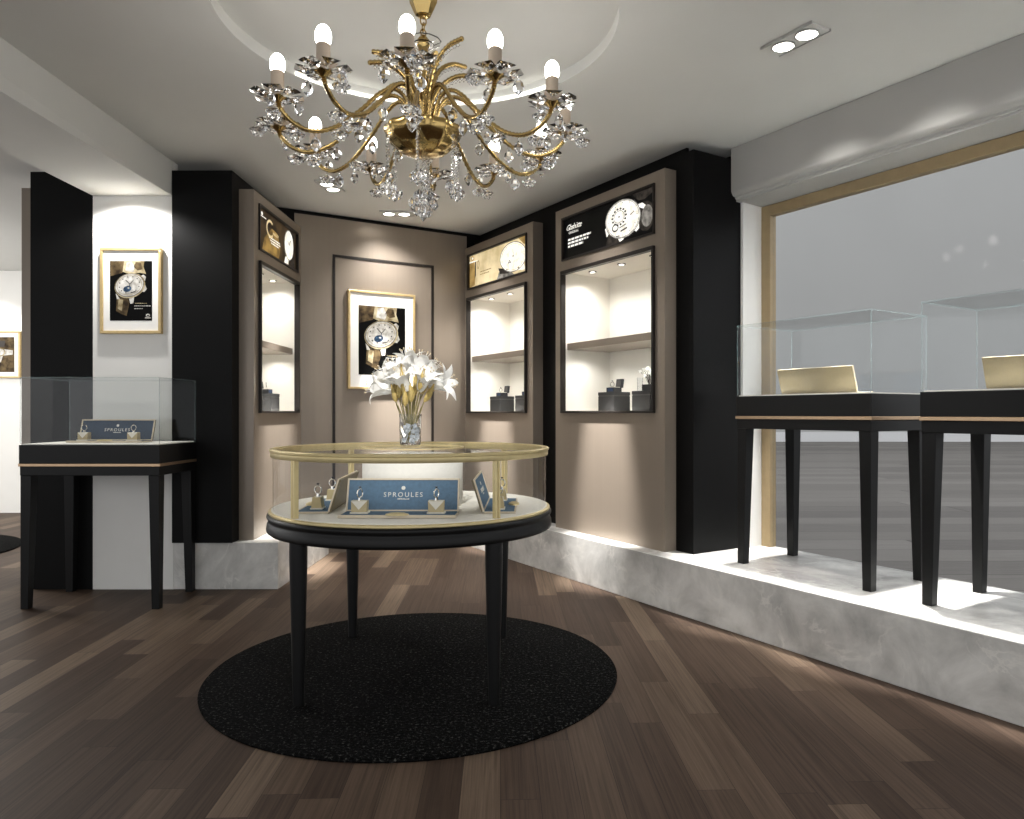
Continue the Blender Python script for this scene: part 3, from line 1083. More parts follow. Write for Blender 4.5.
def downlight(label, x, y, rz, z=CEIL):
    t = thing('downlight', label, 'ceiling light', (x, y, z), rz, 'twin recessed downlights')
    b = MB()
    b.box(-0.135, 0.135, -0.062, 0.062, -0.010, -0.0005, 'ceil')
    b.box(-0.14, 0.14, -0.067, -0.062, -0.014, -0.0005, 'silver')
    b.box(-0.14, 0.14, 0.062, 0.067, -0.014, -0.0005, 'silver')
    b.build('mounting_plate', t, smooth=False)
    for sx in (-0.064, 0.064):
        b = MB()
        M = Matrix.Translation((sx, 0, -0.01))
        b.shell([(0.046, 0), (0.052, 0), (0.054, -0.006), (0.048, -0.009), (0.044, -0.004), (0.046, 0)], 28, 'silver', M)
        o = b.build('lamp_ring', t)
        b = MB()
        b.lathe([(0.044, -0.0055), (0.040, -0.0075), (0.0, -0.0085)][::-1], 28, 'lamp', M)
        b.build('lamp_lens', o)
    return t


downlight('twin downlight in the ceiling near the window', 1.208, 3.374, R(-58))
downlight('twin downlight in the ceiling before the back wall poster', -1.137, 6.31, R(5))
downlight('twin downlight in the ceiling near the cabinet with gold script', -1.50, 5.55, R(84))

# ------------------------------------------------------------------ LED strip of the ceiling recess
b = MB()
sec = [(RRAD - 0.001, CEIL + 0.002), (RRAD - 0.010, CEIL + 0.002), (RRAD - 0.010, CEIL + 0.016), (RRAD - 0.001, CEIL + 0.016)]
nn = 40
v = []
for i in range(nn + 1):
    a = R(48 + 97 * i / nn)
    v += [(RC.x + r_ * math.cos(a), RC.y + r_ * math.sin(a), z_) for r_, z_ in sec]
f = [(4 * i + j, 4 * i + (j + 1) % 4, 4 * i + 4 + (j + 1) % 4, 4 * i + 4 + j) for i in range(nn) for j in range(4)] + [(3, 2, 1, 0), tuple(4 * nn + j for j in range(4))]
b.add(v, f, 'led')
tag(b.build('led_strip'), 'thin glowing strip along the far rim of the round ceiling recess', 'led strip')


# ------------------------------------------------------------------ rugs
def rug(label, x, y, r):
    b = MB()
    b.lathe([(r, 0.0005), (r + 0.002, 0.006), (r - 0.006, 0.014), (r * 0.6, 0.015), (0, 0.015)], 96, 'rug')
    o = b.build('rug', angle=60)
    o.location = (x, y, 0)
    tag(o, label, 'rug')
    return o


TC = Vector((-0.548, 3.466, 0))
rug('black round rug under the round glass showcase', -0.533, 3.466, 0.933)
rug('black round rug in the side room past the dark panel', -5.50, 6.30, 0.98)


# ------------------------------------------------------------------ ring display stand
def stand(label, loc, rz, panel_mat='blue', name='ring_display_stand'):
    """leaning lettered panel behind a shallow tray; loc on the surface, faces local -y"""
    t = thing(name, label, 'ring display', loc, rz, 'lettered ring display stands')
    W, HT, D = 0.478, 0.142, 0.135
    b = MB()
    b.box(-W / 2, W / 2, -D, 0.0, 0.001, 0.009, 'standframe')
    b.box(-W / 2, W / 2, -D, -D + 0.006, 0.009, 0.013, 'standframe')
    b.box(-W / 2 + 0.006, W / 2 - 0.006, -D + 0.006, -0.002, 0.009, 0.0115, panel_mat)
    tr = b.build('tray', t, smooth=False)
    b = MB()
    b.lathe([(0.001, 0.0), (0.05, 0.0), (0.046, 0.006), (0.03, 0.010), (0, 0.011)], 28, 'brass', Matrix.Translation((0, -D + 0.012, 0.0115)) @ Matrix.Scale(0.5, 4, (0, 1, 0)))
    b.build('tray_tab', tr)
    # leaning panel
    M = Matrix.Translation((0, 0.0, 0.010)) @ Matrix.Rotation(R(-17), 4, 'X')
    b = MB()
    fw = 0.007
    b.box(-W / 2, W / 2, 0.004, 0.012, 0, HT, 'standback', M)
    for (x0, x1, z0, z1) in ((-W / 2, W / 2, 0, fw), (-W / 2, W / 2, HT - fw, HT), (-W / 2, -W / 2 + fw, fw, HT - fw), (W / 2 - fw, W / 2, fw, HT - fw)):
        b.box(x0, x1, -0.003, 0.004, z0, z1, 'standframe', M)
    b.box(-W / 2 + fw, W / 2 - fw, 0.0, 0.004, fw, HT - fw, panel_mat, M)
    pn = b.build('panel', t, smooth=False)
    b = MB()
    b.text('SPROULES', 0.029, 'letter', M @ Matrix.Translation((0, -0.0006, HT * 0.50)), spacing=1.35)
    b.lathe([(0.0085, 0), (0.0085, 0.001), (0, 0.0014)], 20, 'letter', M @ Matrix.Translation((0, -0.0002, HT * 0.71)) @ Matrix.Rotation(PI / 2, 4, 'X'))
    rd = random.Random(5)
    x_ = -0.023
    while x_ < 0.023:
        w = rd.uniform(0.003, 0.006)
        b.box(x_, x_ + w, -0.0008, 0.0, HT * 0.36, HT * 0.36 + rd.uniform(0.003, 0.006), 'letter', M)
        x_ += w + 0.0015
    b.build('lettering', pn, smooth=False)
    return t


def block_and_ring(label_b, label_r, M, scale=1.0):
    """cream faceted block with a ring standing in its top"""
    t = thing('ring_block', label_b, 'ring holder', M.to_translation(), M.to_euler().z, 'cream ring blocks')
    b = MB()
    b.box(-0.037, 0.037, -0.026, 0.026, 0, 0.006, 'cream')
    b.build('base_plate', t, bevel=0.001, smooth=False)
    b = MB()
    b.taper(0, 0, 0.006, 0.052, 0.031, 0.033, 'sand', b0=0.022, b1=0.017)
    # V-shaped light facet on the front and the light top
    b.add([(-0.0325, -0.0172, 0.0518), (0.0325, -0.0172, 0.0518), (0, -0.0235, 0.016)], [(0, 2, 1)], 'cream')
    b.add([(-0.0325, -0.0172, 0.0518), (0.0325, -0.0172, 0.0518), (0.0325, 0.0168, 0.0525), (-0.0325, 0.0168, 0.0525)], [(0, 1, 2, 3)], 'cream')
    b.build('block', t, bevel=0.0, smooth=False)
    # ring
    z = M.to_translation().z + 0.052
    r = MB()
    r.torus(0.0175, 0.0026, 28, 8, 'ringmetal', Matrix.Translation((0, 0, 0.030)) @ Matrix.Rotation(PI / 2, 4, 'X'))
    r.taper(0, 0, 0.0, 0.014, 0.006, 0.0045, 'ringmetal', b0=0.004, b1=0.003)
    o = r.build('ring')
    o.location = (M.to_translation().x, M.to_translation().y, z)
    o.rotation_euler = (0, 0, M.to_euler().z + PI / 2 - 0.45)
    r = MB()
    r.lathe([(0.0, 0.0), (0.007, 0.005), (0.005, 0.008), (0, 0.0085)], 8, 'stone', Matrix.Translation((0, 0, 0.050)))
    r.build('gemstone', o, smooth=False)
    tag(o, label_r, 'ring', 'silver rings on blocks')
    return t


def stand_with_rings(label, loc, rz, where, mat='blue', rings=True):
    stand(label, loc, rz, mat)
    if not rings:
        return
    M = Matrix.Translation(loc) @ Matrix.Rotation(rz, 4, 'Z')
    for sx, wd in ((-0.165, where[0]), (0.152, where[1])):
        q = M @ Matrix.Translation((sx, -0.062, 0.0118))
        block_and_ring('cream ring block ' + wd, 'silver ring on the cream block ' + wd, q)


# ------------------------------------------------------------------ round showcase
def round_showcase():
    t = thing('round_showcase', 'round glass showcase with brass rim and black legs on the round rug', 'showcase', TC)
    # apron
    b = MB()
    b.lathe([(0.0, 0.674), (0.60, 0.674), (0.640, 0.675), (0.647, 0.680), (0.6485, 0.690), (0.6465, 0.712), (0.642, 0.722), (0.6405, 0.727),
             (0.643, 0.733), (0.6475, 0.741), (0.6465, 0.751), (0.640, 0.756), (0.0, 0.756)], 96, 'blackwood')
    b.build('apron', t, angle=50)
    b = MB()
    b.lathe([(0.0, 0.756), (0.637, 0.756), (0.640, 0.760), (0.640, 0.767), (0.634, 0.770), (0.0, 0.770)], 96, 'brass')
    b.build('base_rim', t)
    b = MB()
    b.lathe([(0.0, 0.770), (0.628, 0.770), (0.628, 0.773), (0.0, 0.773)], 96, 'deck')
    b.build('display_deck', t)
    # glass wall and top
    b = MB()
    b.shell([(0.622, 0.773), (0.622, 1.006)], 96, 'glass')
    b.build('glass_wall', t, angle=80)
    b = MB()
    b.lathe([(0.0, 1.030), (0.612, 1.030), (0.612, 1.038), (0.0, 1.038)], 96, 'glass')
    b.build('glass_top', t)
    # brass top ring
    b = MB()
    b.shell([(0.608, 1.006), (0.630, 1.006), (0.632, 1.009), (0.632, 1.027), (0.630, 1.0285), (0.636, 1.0305), (0.637, 1.039), (0.633, 1.042), (0.610, 1.042),
             (0.606, 1.039), (0.608, 1.006)], 96, 'brass')
    b.build('top_ring', t, angle=40)
    # centre drum
    b = MB()
    b.lathe([(0.0, 0.773), (0.232, 0.773), (0.232, 0.985), (0.224, 1.002), (0.20, 1.009), (0.0, 1.009)], 64, 'deck')
    b.build('centre_drum', t, angle=60)
    b = MB()
    b.shell([(0.224, 1.0385), (0.238, 1.0385), (0.238, 1.043), (0.224, 1.043), (0.224, 1.0385)], 64, 'brass')
    b.build('inner_ring', t, angle=40)
    for a in (-130.5, -48.5, 48.5, 130.5):
        c, s = math.cos(R(a)), math.sin(R(a))
        b = MB()
        M = Matrix.Translation((0.622 * c, 0.622 * s, 0)) @ Matrix.Rotation(R(a), 4, 'Z')
        b.box(-0.011, 0.011, -0.0125, -0.002, 0.773, 1.006, 'brass', M)
        b.box(-0.011, 0.011, 0.002, 0.0125, 0.773, 1.006, 'brass', M)
        b.box(-0.007, 0.007, -0.002, 0.002, 0.773, 1.006, 'brass', M)
        b.build('post', t, bevel=0.0015, smooth=False)
        b = MB()
        M = Matrix.Translation((0.605 * c, 0.605 * s, 0))
        b.lathe([(0.0215, 0.0155), (0.036, 0.60), (0.036, 0.676)], 24, 'blackwood', M)
        b.build('leg', t)
    return t


round_showcase()
dz = 0.7735
stand_with_rings('blue ring stand at the front of the round showcase facing the room', TC + Vector((0.008, -0.336, dz)), 0.0,
                 ('left of the lettering, front of round showcase', 'right of the lettering, front of round showcase'))
stand_with_rings('ring stand turned away at the window end of the round showcase', TC + Vector((0.352, -0.095, dz)), PI / 2,
                 ('nearest the viewer, window end of round showcase', 'farther back, window end of round showcase'))
stand_with_rings('ring stand turned away in round showcase, opposite side from window', TC + Vector((-0.322, -0.095, dz)), -PI / 2 + R(4),
                 ('farther back beside the brown stand back, round showcase', 'near the left front brass post in round showcase'))


# ------------------------------------------------------------------ lilies in a vase
VC = Vector((-0.582, 3.60, 1.0435))
t = thing('vase', 'clear glass tumbler vase of lilies on the round showcase', 'vase', VC)
b = MB()
b.lathe([(0.0, 0.0), (0.046, 0.0), (0.050, 0.006), (0.054, 0.15), (0.0515, 0.152), (0.0475, 0.012), (0.0, 0.012)], 40, 'vaseglass')
b.build('vase_body', t, angle=50)
b = MB()
rd = random.Random(3)
for i in range(60):
    a, rr = rd.uniform(0, 2 * PI), 0.036 * math.sqrt(rd.random())
    zc = 0.024 + rd.random() * 0.075
    q = rd.uniform(0.006, 0.010)
    b.box(-q, q, -q, q, -q, q, 'water', Matrix.Translation((rr * math.cos(a), rr * math.sin(a), zc)) @ Matrix.Rotation(rd.uniform(0, 3), 4, (rd.random(), rd.random(), 1)))
o = b.build('ice', t, smooth=False)
o['kind'] = 'stuff'


def petal_mesh():
    b = MB()
    for k in range(6):
        a = 2 * PI * k / 6
        wide = 0.026 if k % 2 else 0.018
        L = 0.125
        v, f = [], []
        nn = 12
        for i in range(nn + 1):
            s = i / nn
            r_ = 0.005 + 0.020 * s + 0.062 * s ** 2.6
            z_ = L * (s - 0.30 * max(0, s - 0.72) * 3.0 * s)
            wd = wide * math.sin(PI * min(1, 0.14 + s * 0.86)) ** 0.75 + 0.0008
            for jx, bend in ((-1, 0.006), (-0.5, 0.002), (0, 0), (0.5, 0.002), (1, 0.006)):
                rad_ = r_ - bend * (1 - s) * 0.6 + (0.003 * math.sin(9 * s + k) if abs(jx) == 1 else 0)
                v.append(((rad_) * math.cos(a) - jx * wd * math.sin(a), rad_ * math.sin(a) + jx * wd * math.cos(a), z_))
        for i in range(nn):
            for j in range(4):
                f.append((i * 5 + j, i * 5 + j + 1, i * 5 + j + 6, i * 5 + j + 5))
        b.add(v, f, 'petal')
    return b.mesh('petals', angle=80)


def stamen_mesh():
    b = MB()
    for k in range(6):
        a = 2 * PI * k / 6 + 0.4
        c, s = math.cos(a), math.sin(a)
        b.tube([(0.002 * c, 0.002 * s, 0.02), (0.012 * c, 0.012 * s, 0.08), (0.024 * c, 0.024 * s, 0.115)], 0.0009, 5, 'petal')
        b.ball(0.0032, (0.025 * c, 0.025 * s, 0.117), 'anther', 6, 4, 1.6)
    return b.mesh('stamens')


PM, SM = petal_mesh(), stamen_mesh()
LILIES = [((393, 390), (367, 387), 0.00, 'white lily drooping lowest at the poster side of the bouquet'),
          ((399, 385), (379, 373), 0.03, 'white lily second lowest on the poster side of the bouquet'),
          ((403, 380), (394, 362), -0.02, 'white lily just below and left of the topmost bloom'),
          ((409, 376), (406, 352), 0.03, 'topmost white lily of the bouquet in the glass vase'),
          ((416, 377), (423, 357), 0.01, 'white lily just right of the topmost bloom'),
          ((421, 379), (439, 362), 0.02, 'white lily pointing up towards the far corner cabinet'),
          ((429, 385), (448, 382), 0.00, 'white lily drooping lowest at the far corner cabinet side'),
          ((407, 391), (401, 374), -0.06, 'white lily facing forward in the middle, left one of two'),
          ((420, 391), (426, 375), -0.06, 'white lily facing forward in the middle, right one of two')]
for i, (pb, pt, dy, lab) in enumerate(LILIES):
    Y = VC.y + dy
    base, tip = at(pb[0], pb[1], Y), at(pt[0], pt[1], Y - (0.035 if dy <= 0 else -0.01))
    t = thing('lily', lab, 'flower', VC + Vector((0, 0, 0.012)), 0, 'lilies in the vase')
    root = t.location
    a = 2 * PI * i / 9
    foot = Vector((0.016 * math.cos(a), 0.016 * math.sin(a), 0.004))
    q = base - root
    rim = Vector((q.x * 0.30, q.y * 0.3, 0.125))
    dr = (tip - base).normalized()
    b = MB()
    b.tube(catmull([foot, foot * 0.5 + rim * 0.5, rim, (rim * 0.45 + (q - dr * 0.03) * 0.55), q], 5), 0.0032, 7, 'stem')
    b.build('stem', t)
    o = bpy.data.objects.new('petals', PM); COL.objects.link(o); o.parent = t
    o.location = q
    rq = dr.to_track_quat('Z', 'Y').to_euler()
    o.rotation_euler = rq
    s = 1.10 + 0.08 * math.sin(i * 2.3)
    o.scale = (s, s, s)
    g = bpy.data.objects.new('stamens', SM); COL.objects.link(g); g.parent = o

BUDS = [((393, 394), (397, 372), 0.03), ((399, 398), (399, 376), -0.06), ((407, 398), (406, 372), 0.04), ((414, 396), (416, 374), -0.05),
        ((421, 394), (430, 374), 0.0), ((426, 396), (440, 376), 0.03), ((403, 392), (401, 364), -0.08), ((419, 390), (424, 368), -0.09),
        ((411, 402), (410, 382), -0.08), ((396, 402), (391, 384), -0.03), ((424, 402), (434, 384), -0.05), ((405, 406), (404, 388), -0.07)]
for i, (pb, pt, dy) in enumerate(BUDS):
    Y = VC.y + dy
    base, tip = at(pb[0], pb[1], Y), at(pt[0], pt[1], Y)
    t = thing('bud_stem', 'olive gold bud stem among the lilies in the vase', 'flower bud', VC + Vector((0, 0, 0.012)), 0, 'bud stems among the lilies')
    root = t.location
    a = 2 * PI * (i + 0.5) / 12
    foot = Vector((0.024 * math.cos(a), 0.024 * math.sin(a), 0.004))
    q, e = base - root, tip - root
    rim = Vector((q.x * 0.45, q.y * 0.45, 0.11))
    b = MB()
    b.tube(catmull([foot, rim, q], 6), 0.0025, 6, 'stem')
    b.build('stem', t)
    b = MB()
    pts = catmull([q, q * 0.6 + e * 0.4 + Vector((0.004, 0, 0)), e], 6)
    rads = [0.003 + 0.012 * math.sin(PI * (k / (len(pts) - 1)) ** 0.8) for k in range(len(pts))]
    b.tube(pts, rads, 7, 'budm')
    b.build('bud', t)


# ------------------------------------------------------------------ rectangular showcases
def showcase(label, loc, rz, up=0.0):
    """glass topped counter on four tapered legs; loc = front left corner on the ground"""
    t = thing('counter_showcase', label, 'showcase', loc, rz, 'rectangular counter showcases')
    W, D = 0.86, 0.50
    zb, zg, zt, zgl = (q + up for q in (0.797, 0.862, 0.985, 1.40))
    b = MB()
    b.box(0.004, W - 0.004, 0.004, D - 0.004, zb, zg - 0.009, 'blackwood')
    b.box(0, W, 0, D, zg + 0.009, zt, 'blackwood')
    b.build('cabinet_box', t, bevel=0.003, smooth=False)
    b = MB(); b.box(-0.003, W + 0.003, -0.003, D + 0.003, zg - 0.009, zg + 0.009, 'rose')
    b.build('gold_band', t, bevel=0.002, smooth=False)
    b = MB(); b.box(0.012, W - 0.012, 0.012, D - 0.012, zt, zt + 0.006, 'deck')
    b.build('display_deck', t, smooth=False)
    g = 0.005
    b = MB()
    z0 = zt + 0.0062
    b.pane(0.004, W - 0.004, 0.004, 0.004 + g, z0, zgl - g)
    b.pane(0.004, W - 0.004, D - 0.004 - g, D - 0.004, z0, zgl - g)
    b.pane(0.004, 0.004 + g, 0.004 + g, D - 0.004 - g, z0, zgl - g)
    b.pane(W - 0.004 - g, W - 0.004, 0.004 + g, D - 0.004 - g, z0, zgl - g)
    b.pane(0.004, W - 0.004, 0.004, D - 0.004, zgl - g, zgl, 'topglass')
    b.build('glass_cover', t, smooth=False)
    a1, a0 = 0.033, 0.023
    for x_, sx in ((0, 1), (W, -1)):
        for y_, sy in ((0, 1), (D, -1)):
            b = MB()
            # outer faces plumb, inner faces taper
            v = []
            for z_, a in ((0.0, 2 * a0), (zb, 2 * a1)):
                xs_ = sorted((x_ + sx * 0.006, x_ + sx * (0.006 + a)))
                ys_ = sorted((y_ + sy * 0.006, y_ + sy * (0.006 + a)))
                v += [(xs_[0], ys_[0], z_), (xs_[1], ys_[0], z_), (xs_[1], ys_[1], z_), (xs_[0], ys_[1], z_)]
            b.add(v, [(3, 2, 1, 0), (4, 5, 6, 7)] + [(i, (i + 1) % 4, 4 + (i + 1) % 4, 4 + i) for i in range(4)], 'blackwood')
            b.build('leg', t, bevel=0.002, smooth=False)
    return t


SD = 0.9915
showcase('black counter showcase before the niche wall, standing on the wood floor', Vector((-3.12, 4.515, 0)), 0, 0.02)
stand_with_rings('navy ring stand in the counter showcase before the niche wall', Vector((-2.700, 4.82, SD + 0.02)), 0,
                 ('left of the lettering, niche wall showcase', 'right of the lettering, niche wall showcase'), 'navy')
showcase('black counter showcase on the marble plinth beside the black wall end', P(0.98, 0.248, PL), RR, -0.008)
stand_with_rings('gold backed stand in the plinth showcase beside the black wall', P(1.40, 0.44, PL + SD - 0.008), RR + PI, None, 'blue', False)
showcase('black counter showcase on the marble plinth, cut by the photo edge', P(2.09, 0.235, PL), RR, -0.008)
stand_with_rings('gold backed stand in the plinth showcase at the photo edge', P(2.53, 0.43, PL + SD - 0.008), RR + PI, None, 'blue', False)


# ------------------------------------------------------------------ things in the cabinets
def pedestal(label, loc, rz, w=0.185, h=0.14, d=0.15):
    t = thing('pedestal', label, 'display block', loc, rz, 'charcoal display blocks in the cabinets')
    b = MB(); b.box(-w / 2, w / 2, -d / 2, d / 2, 0, h * 0.78, 'pedestal')
    b.build('block', t, bevel=0.002, smooth=False)
    b = MB()
    b.box(-w / 2 + 0.001, w / 2 - 0.001, -d / 2 + 0.001, d / 2 - 0.001, h * 0.78, h * 0.83, 'pedline')
    b.box(-w / 2 - 0.001, w / 2 + 0.001, -d / 2 - 0.001, d / 2 + 0.001, h * 0.83, h, 'pedestal')
    b.build('lid', t, bevel=0.002, smooth=False)
    return t


def ring_box(label, rlabel, loc, rz):
    t = thing('ring_box', label, 'jewellery box', loc, rz, 'open ring boxes in the cabinets')
    b = MB(); b.box(-0.045, 0.045, -0.035, 0.035, 0, 0.034, 'boxblack')
    b.box(-0.030, 0.030, -0.036, -0.0352, 0.006, 0.028, 'boxblue')
    b.build('box_base', t, bevel=0.002, smooth=False)
    b = MB(); b.box(-0.038, 0.038, -0.028, 0.026, 0.034, 0.038, 'cream')
    b.build('cushion', t, smooth=False)
    M = Matrix.Translation((0.012, 0.032, 0.034)) @ Matrix.Rotation(R(-8), 4, 'X')
    b = MB()
    b.box(-0.034, 0.034, 0.0, 0.018, 0, 0.064, 'boxblack', M)
    b.box(-0.024, 0.024, -0.001, 0.0, 0.012, 0.052, 'pedline', M)
    b.build('box_lid', t, bevel=0.002, smooth=False)
    r = MB()
    r.torus(0.017, 0.0026, 24, 8, 'ringmetal', Matrix.Translation((0, 0, 0.0192)) @ Matrix.Rotation(PI / 2, 4, 'X'))
    o = r.build('ring')
    Mx = Matrix.Translation(loc) @ Matrix.Rotation(rz, 4, 'Z') @ Matrix.Translation((-0.012, -0.006, 0.038))
    o.location = Mx.to_translation(); o.rotation_euler = (0, 0, rz + 0.3)
    r = MB()
    r.lathe([(0.0, 0.0), (0.008, 0.005), (0.005, 0.009), (0, 0.0095)], 8, 'crystal', Matrix.Translation((0, 0, 0.0385)))
    r.build('gemstone', o, smooth=False)
    tag(o, rlabel, 'ring')


FZ = AZ0 + 0.0125
MX2 = Matrix.Translation(P(0, 0)) @ Matrix.Rotation(RR, 4, 'Z')


def onw(px, t, z):
    """point on the wall-parallel line t that the picture column px looks at"""
    a = (px - CX) / F
    q = P(0, t)
    s = (a * q.y - q.x) / (DV.x - a * DV.y)
    return P(s, t, z)


q = onw(614, 0.33, FZ)
pedestal('charcoal block standing alone in the cabinet under the black sign', q, RR)
ring_box('open black ring box in the cabinet under the black sign', 'ring in the open box under the black sign',
         onw(614, 0.325, FZ + 0.14), RR)
q = onw(649, 0.33, FZ)
pedestal('charcoal block under the small bouquet in the black sign cabinet', q, RR)
q = onw(502, 0.33, FZ)
pedestal('charcoal block left of the other in the beige sign cabinet', q, RR)
ring_box('open ring box on the left block in the beige sign cabinet', 'ring in the left open box under the beige sign',
         onw(502, 0.325, FZ + 0.14), RR)
q = onw(528, 0.33, FZ)
pedestal('charcoal block cut by the frame edge in the beige sign cabinet', q, RR)
ring_box('open ring box on the block cut by the frame, beige sign', 'ring in the box cut by the frame, beige sign',
         onw(528, 0.325, FZ + 0.14), RR)
xl = -2.08
yl = F * xl / (266 - CX)
pedestal('charcoal block in the cabinet under the gold script sign', Vector((xl, yl, FZ)), PI / 2)
ring_box('open black ring box in the cabinet under gold script sign', 'ring in the open box under the gold script sign',
         Vector((xl, yl, FZ + 0.14)), PI / 2)

# small bouquet beside a clear tumbler
q = onw(650, 0.33, FZ + 0.14)
t = thing('bouquet', 'small dark pot of white flowers on a charcoal block under black sign', 'bouquet', q, RR)
b = MB(); b.box(-0.042, 0.042, -0.035, 0.035, 0, 0.045, 'boxblack')
b.build('pot', t, bevel=0.002, smooth=False)
rd = random.Random(9)
b = MB(); c = MB()
for k in range(16):
    a = rd.uniform(0, 2 * PI); rr = rd.uniform(0.02, 0.10)
    tip = Vector((rr * math.cos(a) * 0.95 - 0.012, rr * math.sin(a) * 0.6, rd.uniform(0.10, 0.165)))
    b.tube(catmull([(0.01 * math.cos(a), 0.01 * math.sin(a), 0.045), tip * 0.5 + Vector((0, 0, 0.03)), tip], 4), 0.0014, 5, 'p_dark')
    for j in range(5):
        w = 2 * PI * j / 5
        c.ball(0.007, tip + Vector((0.008 * math.cos(w), 0.004 * math.sin(w * 2), 0.008 * math.sin(w))), 'petal', 6, 4, 0.8)
b.build('flower_stems', t); c.build('flower_heads', t)
q = onw(640, 0.27, FZ + 0.14)
b = MB()
b.lathe([(0, 0), (0.018, 0), (0.020, 0.09), (0.0185, 0.09), (0.0165, 0.005), (0, 0.005)], 24, 'vaseglass')
o = b.build('tumbler', angle=50); o.location = q
tag(o, 'small clear tumbler beside the dark flower pot under black sign', 'glass')


# ------------------------------------------------------------------ chandelier
CC = Vector((-0.45, 3.12, CEIL + RDEP))
ch = thing('chandelier', 'gold and crystal chandelier with candle bulbs hanging from ceiling recess', 'chandelier', CC)
ZO = CC.z


def zz(prof):
    return [(r, z - ZO) for r, z in prof]


b = MB()
b.lathe(zz([(0.0, 2.969), (0.062, 2.969), (0.058, 2.93), (0.045, 2.90), (0.033, 2.875), (0.018, 2.868), (0.0, 2.867)][::-1]), 8, 'gold')
b.build('canopy', ch, smooth=False)
b = MB()
for i, zc in enumerate((2.852, 2.826, 2.80)):
    M = Matrix.Translation((0, 0, zc - ZO)) @ Matrix.Rotation(PI / 2 * (i % 2) + 0.5, 4, 'Z') @ Matrix.Rotation(PI / 2, 4, 'X') @ Matrix.Scale(1.35, 4, (0, 1, 0))
    b.torus(0.013, 0.003, 18, 8, 'gold', M)
b.build('chain', ch)
b = MB()
b.lathe(zz([(0.0, 2.79), (0.012, 2.785), (0.026, 2.768), (0.030, 2.755), (0.020, 2.735), (0.024, 2.70), (0.016, 2.68), (0.014, 2.60), (0.022, 2.585),
            (0.022, 2.57), (0.014, 2.55), (0.016, 2.48), (0.034, 2.45), (0.05, 2.41), (0.05, 2.39)][::-1]), 20, 'gold')
b.build('stem', ch)
b = MB()
n = 12
b.lathe(zz([(0.02, 2.752), (0.045, 2.748), (0.075, 2.762), (0.077, 2.766), (0.045, 2.756), (0.02, 2.758)]), 12, 'crystal')
b.build('crystal_collar', ch, smooth=False)
# bowl with facets
b = MB()
prof = zz([(0.0, 2.282), (0.055, 2.285), (0.10, 2.302), (0.145, 2.342), (0.166, 2.385), (0.162, 2.396), (0.135, 2.400), (0.05, 2.412), (0.0, 2.413)])
n = 36
v, f = [], []
for j, (r_, z_) in enumerate(prof):
    for i in range(n):
        a = 2 * PI * i / n
        q = r_ * (1.0 - (0.055 if i % 3 == 0 and 1 <= j <= 5 else 0))
        v.append((q * math.cos(a), q * math.sin(a), z_))
for j in range(len(prof) - 1):
    for i in range(n):
        k = (i + 1) % n
        f.append((j * n + i, j * n + k, (j + 1) * n + k, (j + 1) * n + i))
b.add(v, f, 'gold')
b.build('bowl', ch, angle=50)

# one arm and its fittings along +x
arm_pts = [(0.05, 0, 2.43), (0.075, 0, 2.50), (0.125, 0, 2.535), (0.19, 0, 2.505), (0.28, 0, 2.41), (0.38, 0, 2.325), (0.47, 0, 2.292),
           (0.54, 0, 2.308), (0.588, 0, 2.350), (0.60, 0, 2.385)]
pts = [Vector((p.x, p.y, p.z - ZO)) for p in catmull(arm_pts, 11)]
b = MB()
b.tube(pts, [0.0105 if k % 2 else 0.0075 for k in range(len(pts))], 7, 'gold')
b.lathe(zz([(0.0, 2.372), (0.010, 2.374), (0.022, 2.386), (0.034, 2.392), (0.030, 2.396), (0.0, 2.398)]), 10, 'gold', Matrix.Translation((0.60, 0, 0)))
armM = b.mesh('arm', angle=60)
b = MB()
# scalloped crystal dish: petals of thick glass
for k in range(6):
    a = 2 * PI * k / 6
    M = Matrix.Translation((0.60, 0, 2.396 - ZO)) @ Matrix.Rotation(a, 4, 'Z')
    v = [(0.012, 0, -0.004), (0.048, -0.036, 0.0), (0.088, -0.034, 0.008), (0.102, 0, 0.003), (0.088, 0.034, 0.008), (0.048, 0.036, 0.0), (0.06, 0, -0.014),
         (0.055, 0, 0.004)]
    b.add(v, [(0, 1, 7), (1, 2, 7), (2, 3, 7), (3, 4, 7), (4, 5, 7), (5, 0, 7), (1, 0, 6), (2, 1, 6), (3, 2, 6), (4, 3, 6), (5, 4, 6), (0, 5, 6)], 'crystal', M)
dishM = b.mesh('drip_dish', smooth=False)
b = MB()
b.lathe(zz([(0.0, 2.402), (0.0245, 2.402), (0.0245, 2.486), (0.022, 2.489), (0.0, 2.489)]), 20, 'sleeve', Matrix.Translation((0.60, 0, 0)))
sleeveM = b.mesh('candle_sleeve')
b = MB()
b.lathe(zz([(0.0, 2.489), (0.023, 2.489), (0.0275, 2.502), (0.0285, 2.516), (0.027, 2.530), (0.021, 2.544), (0.012, 2.553), (0.0, 2.556)]), 20, 'bulb', Matrix.Translation((0.60, 0, 0)))
bulbM = b.mesh('bulb', angle=60)
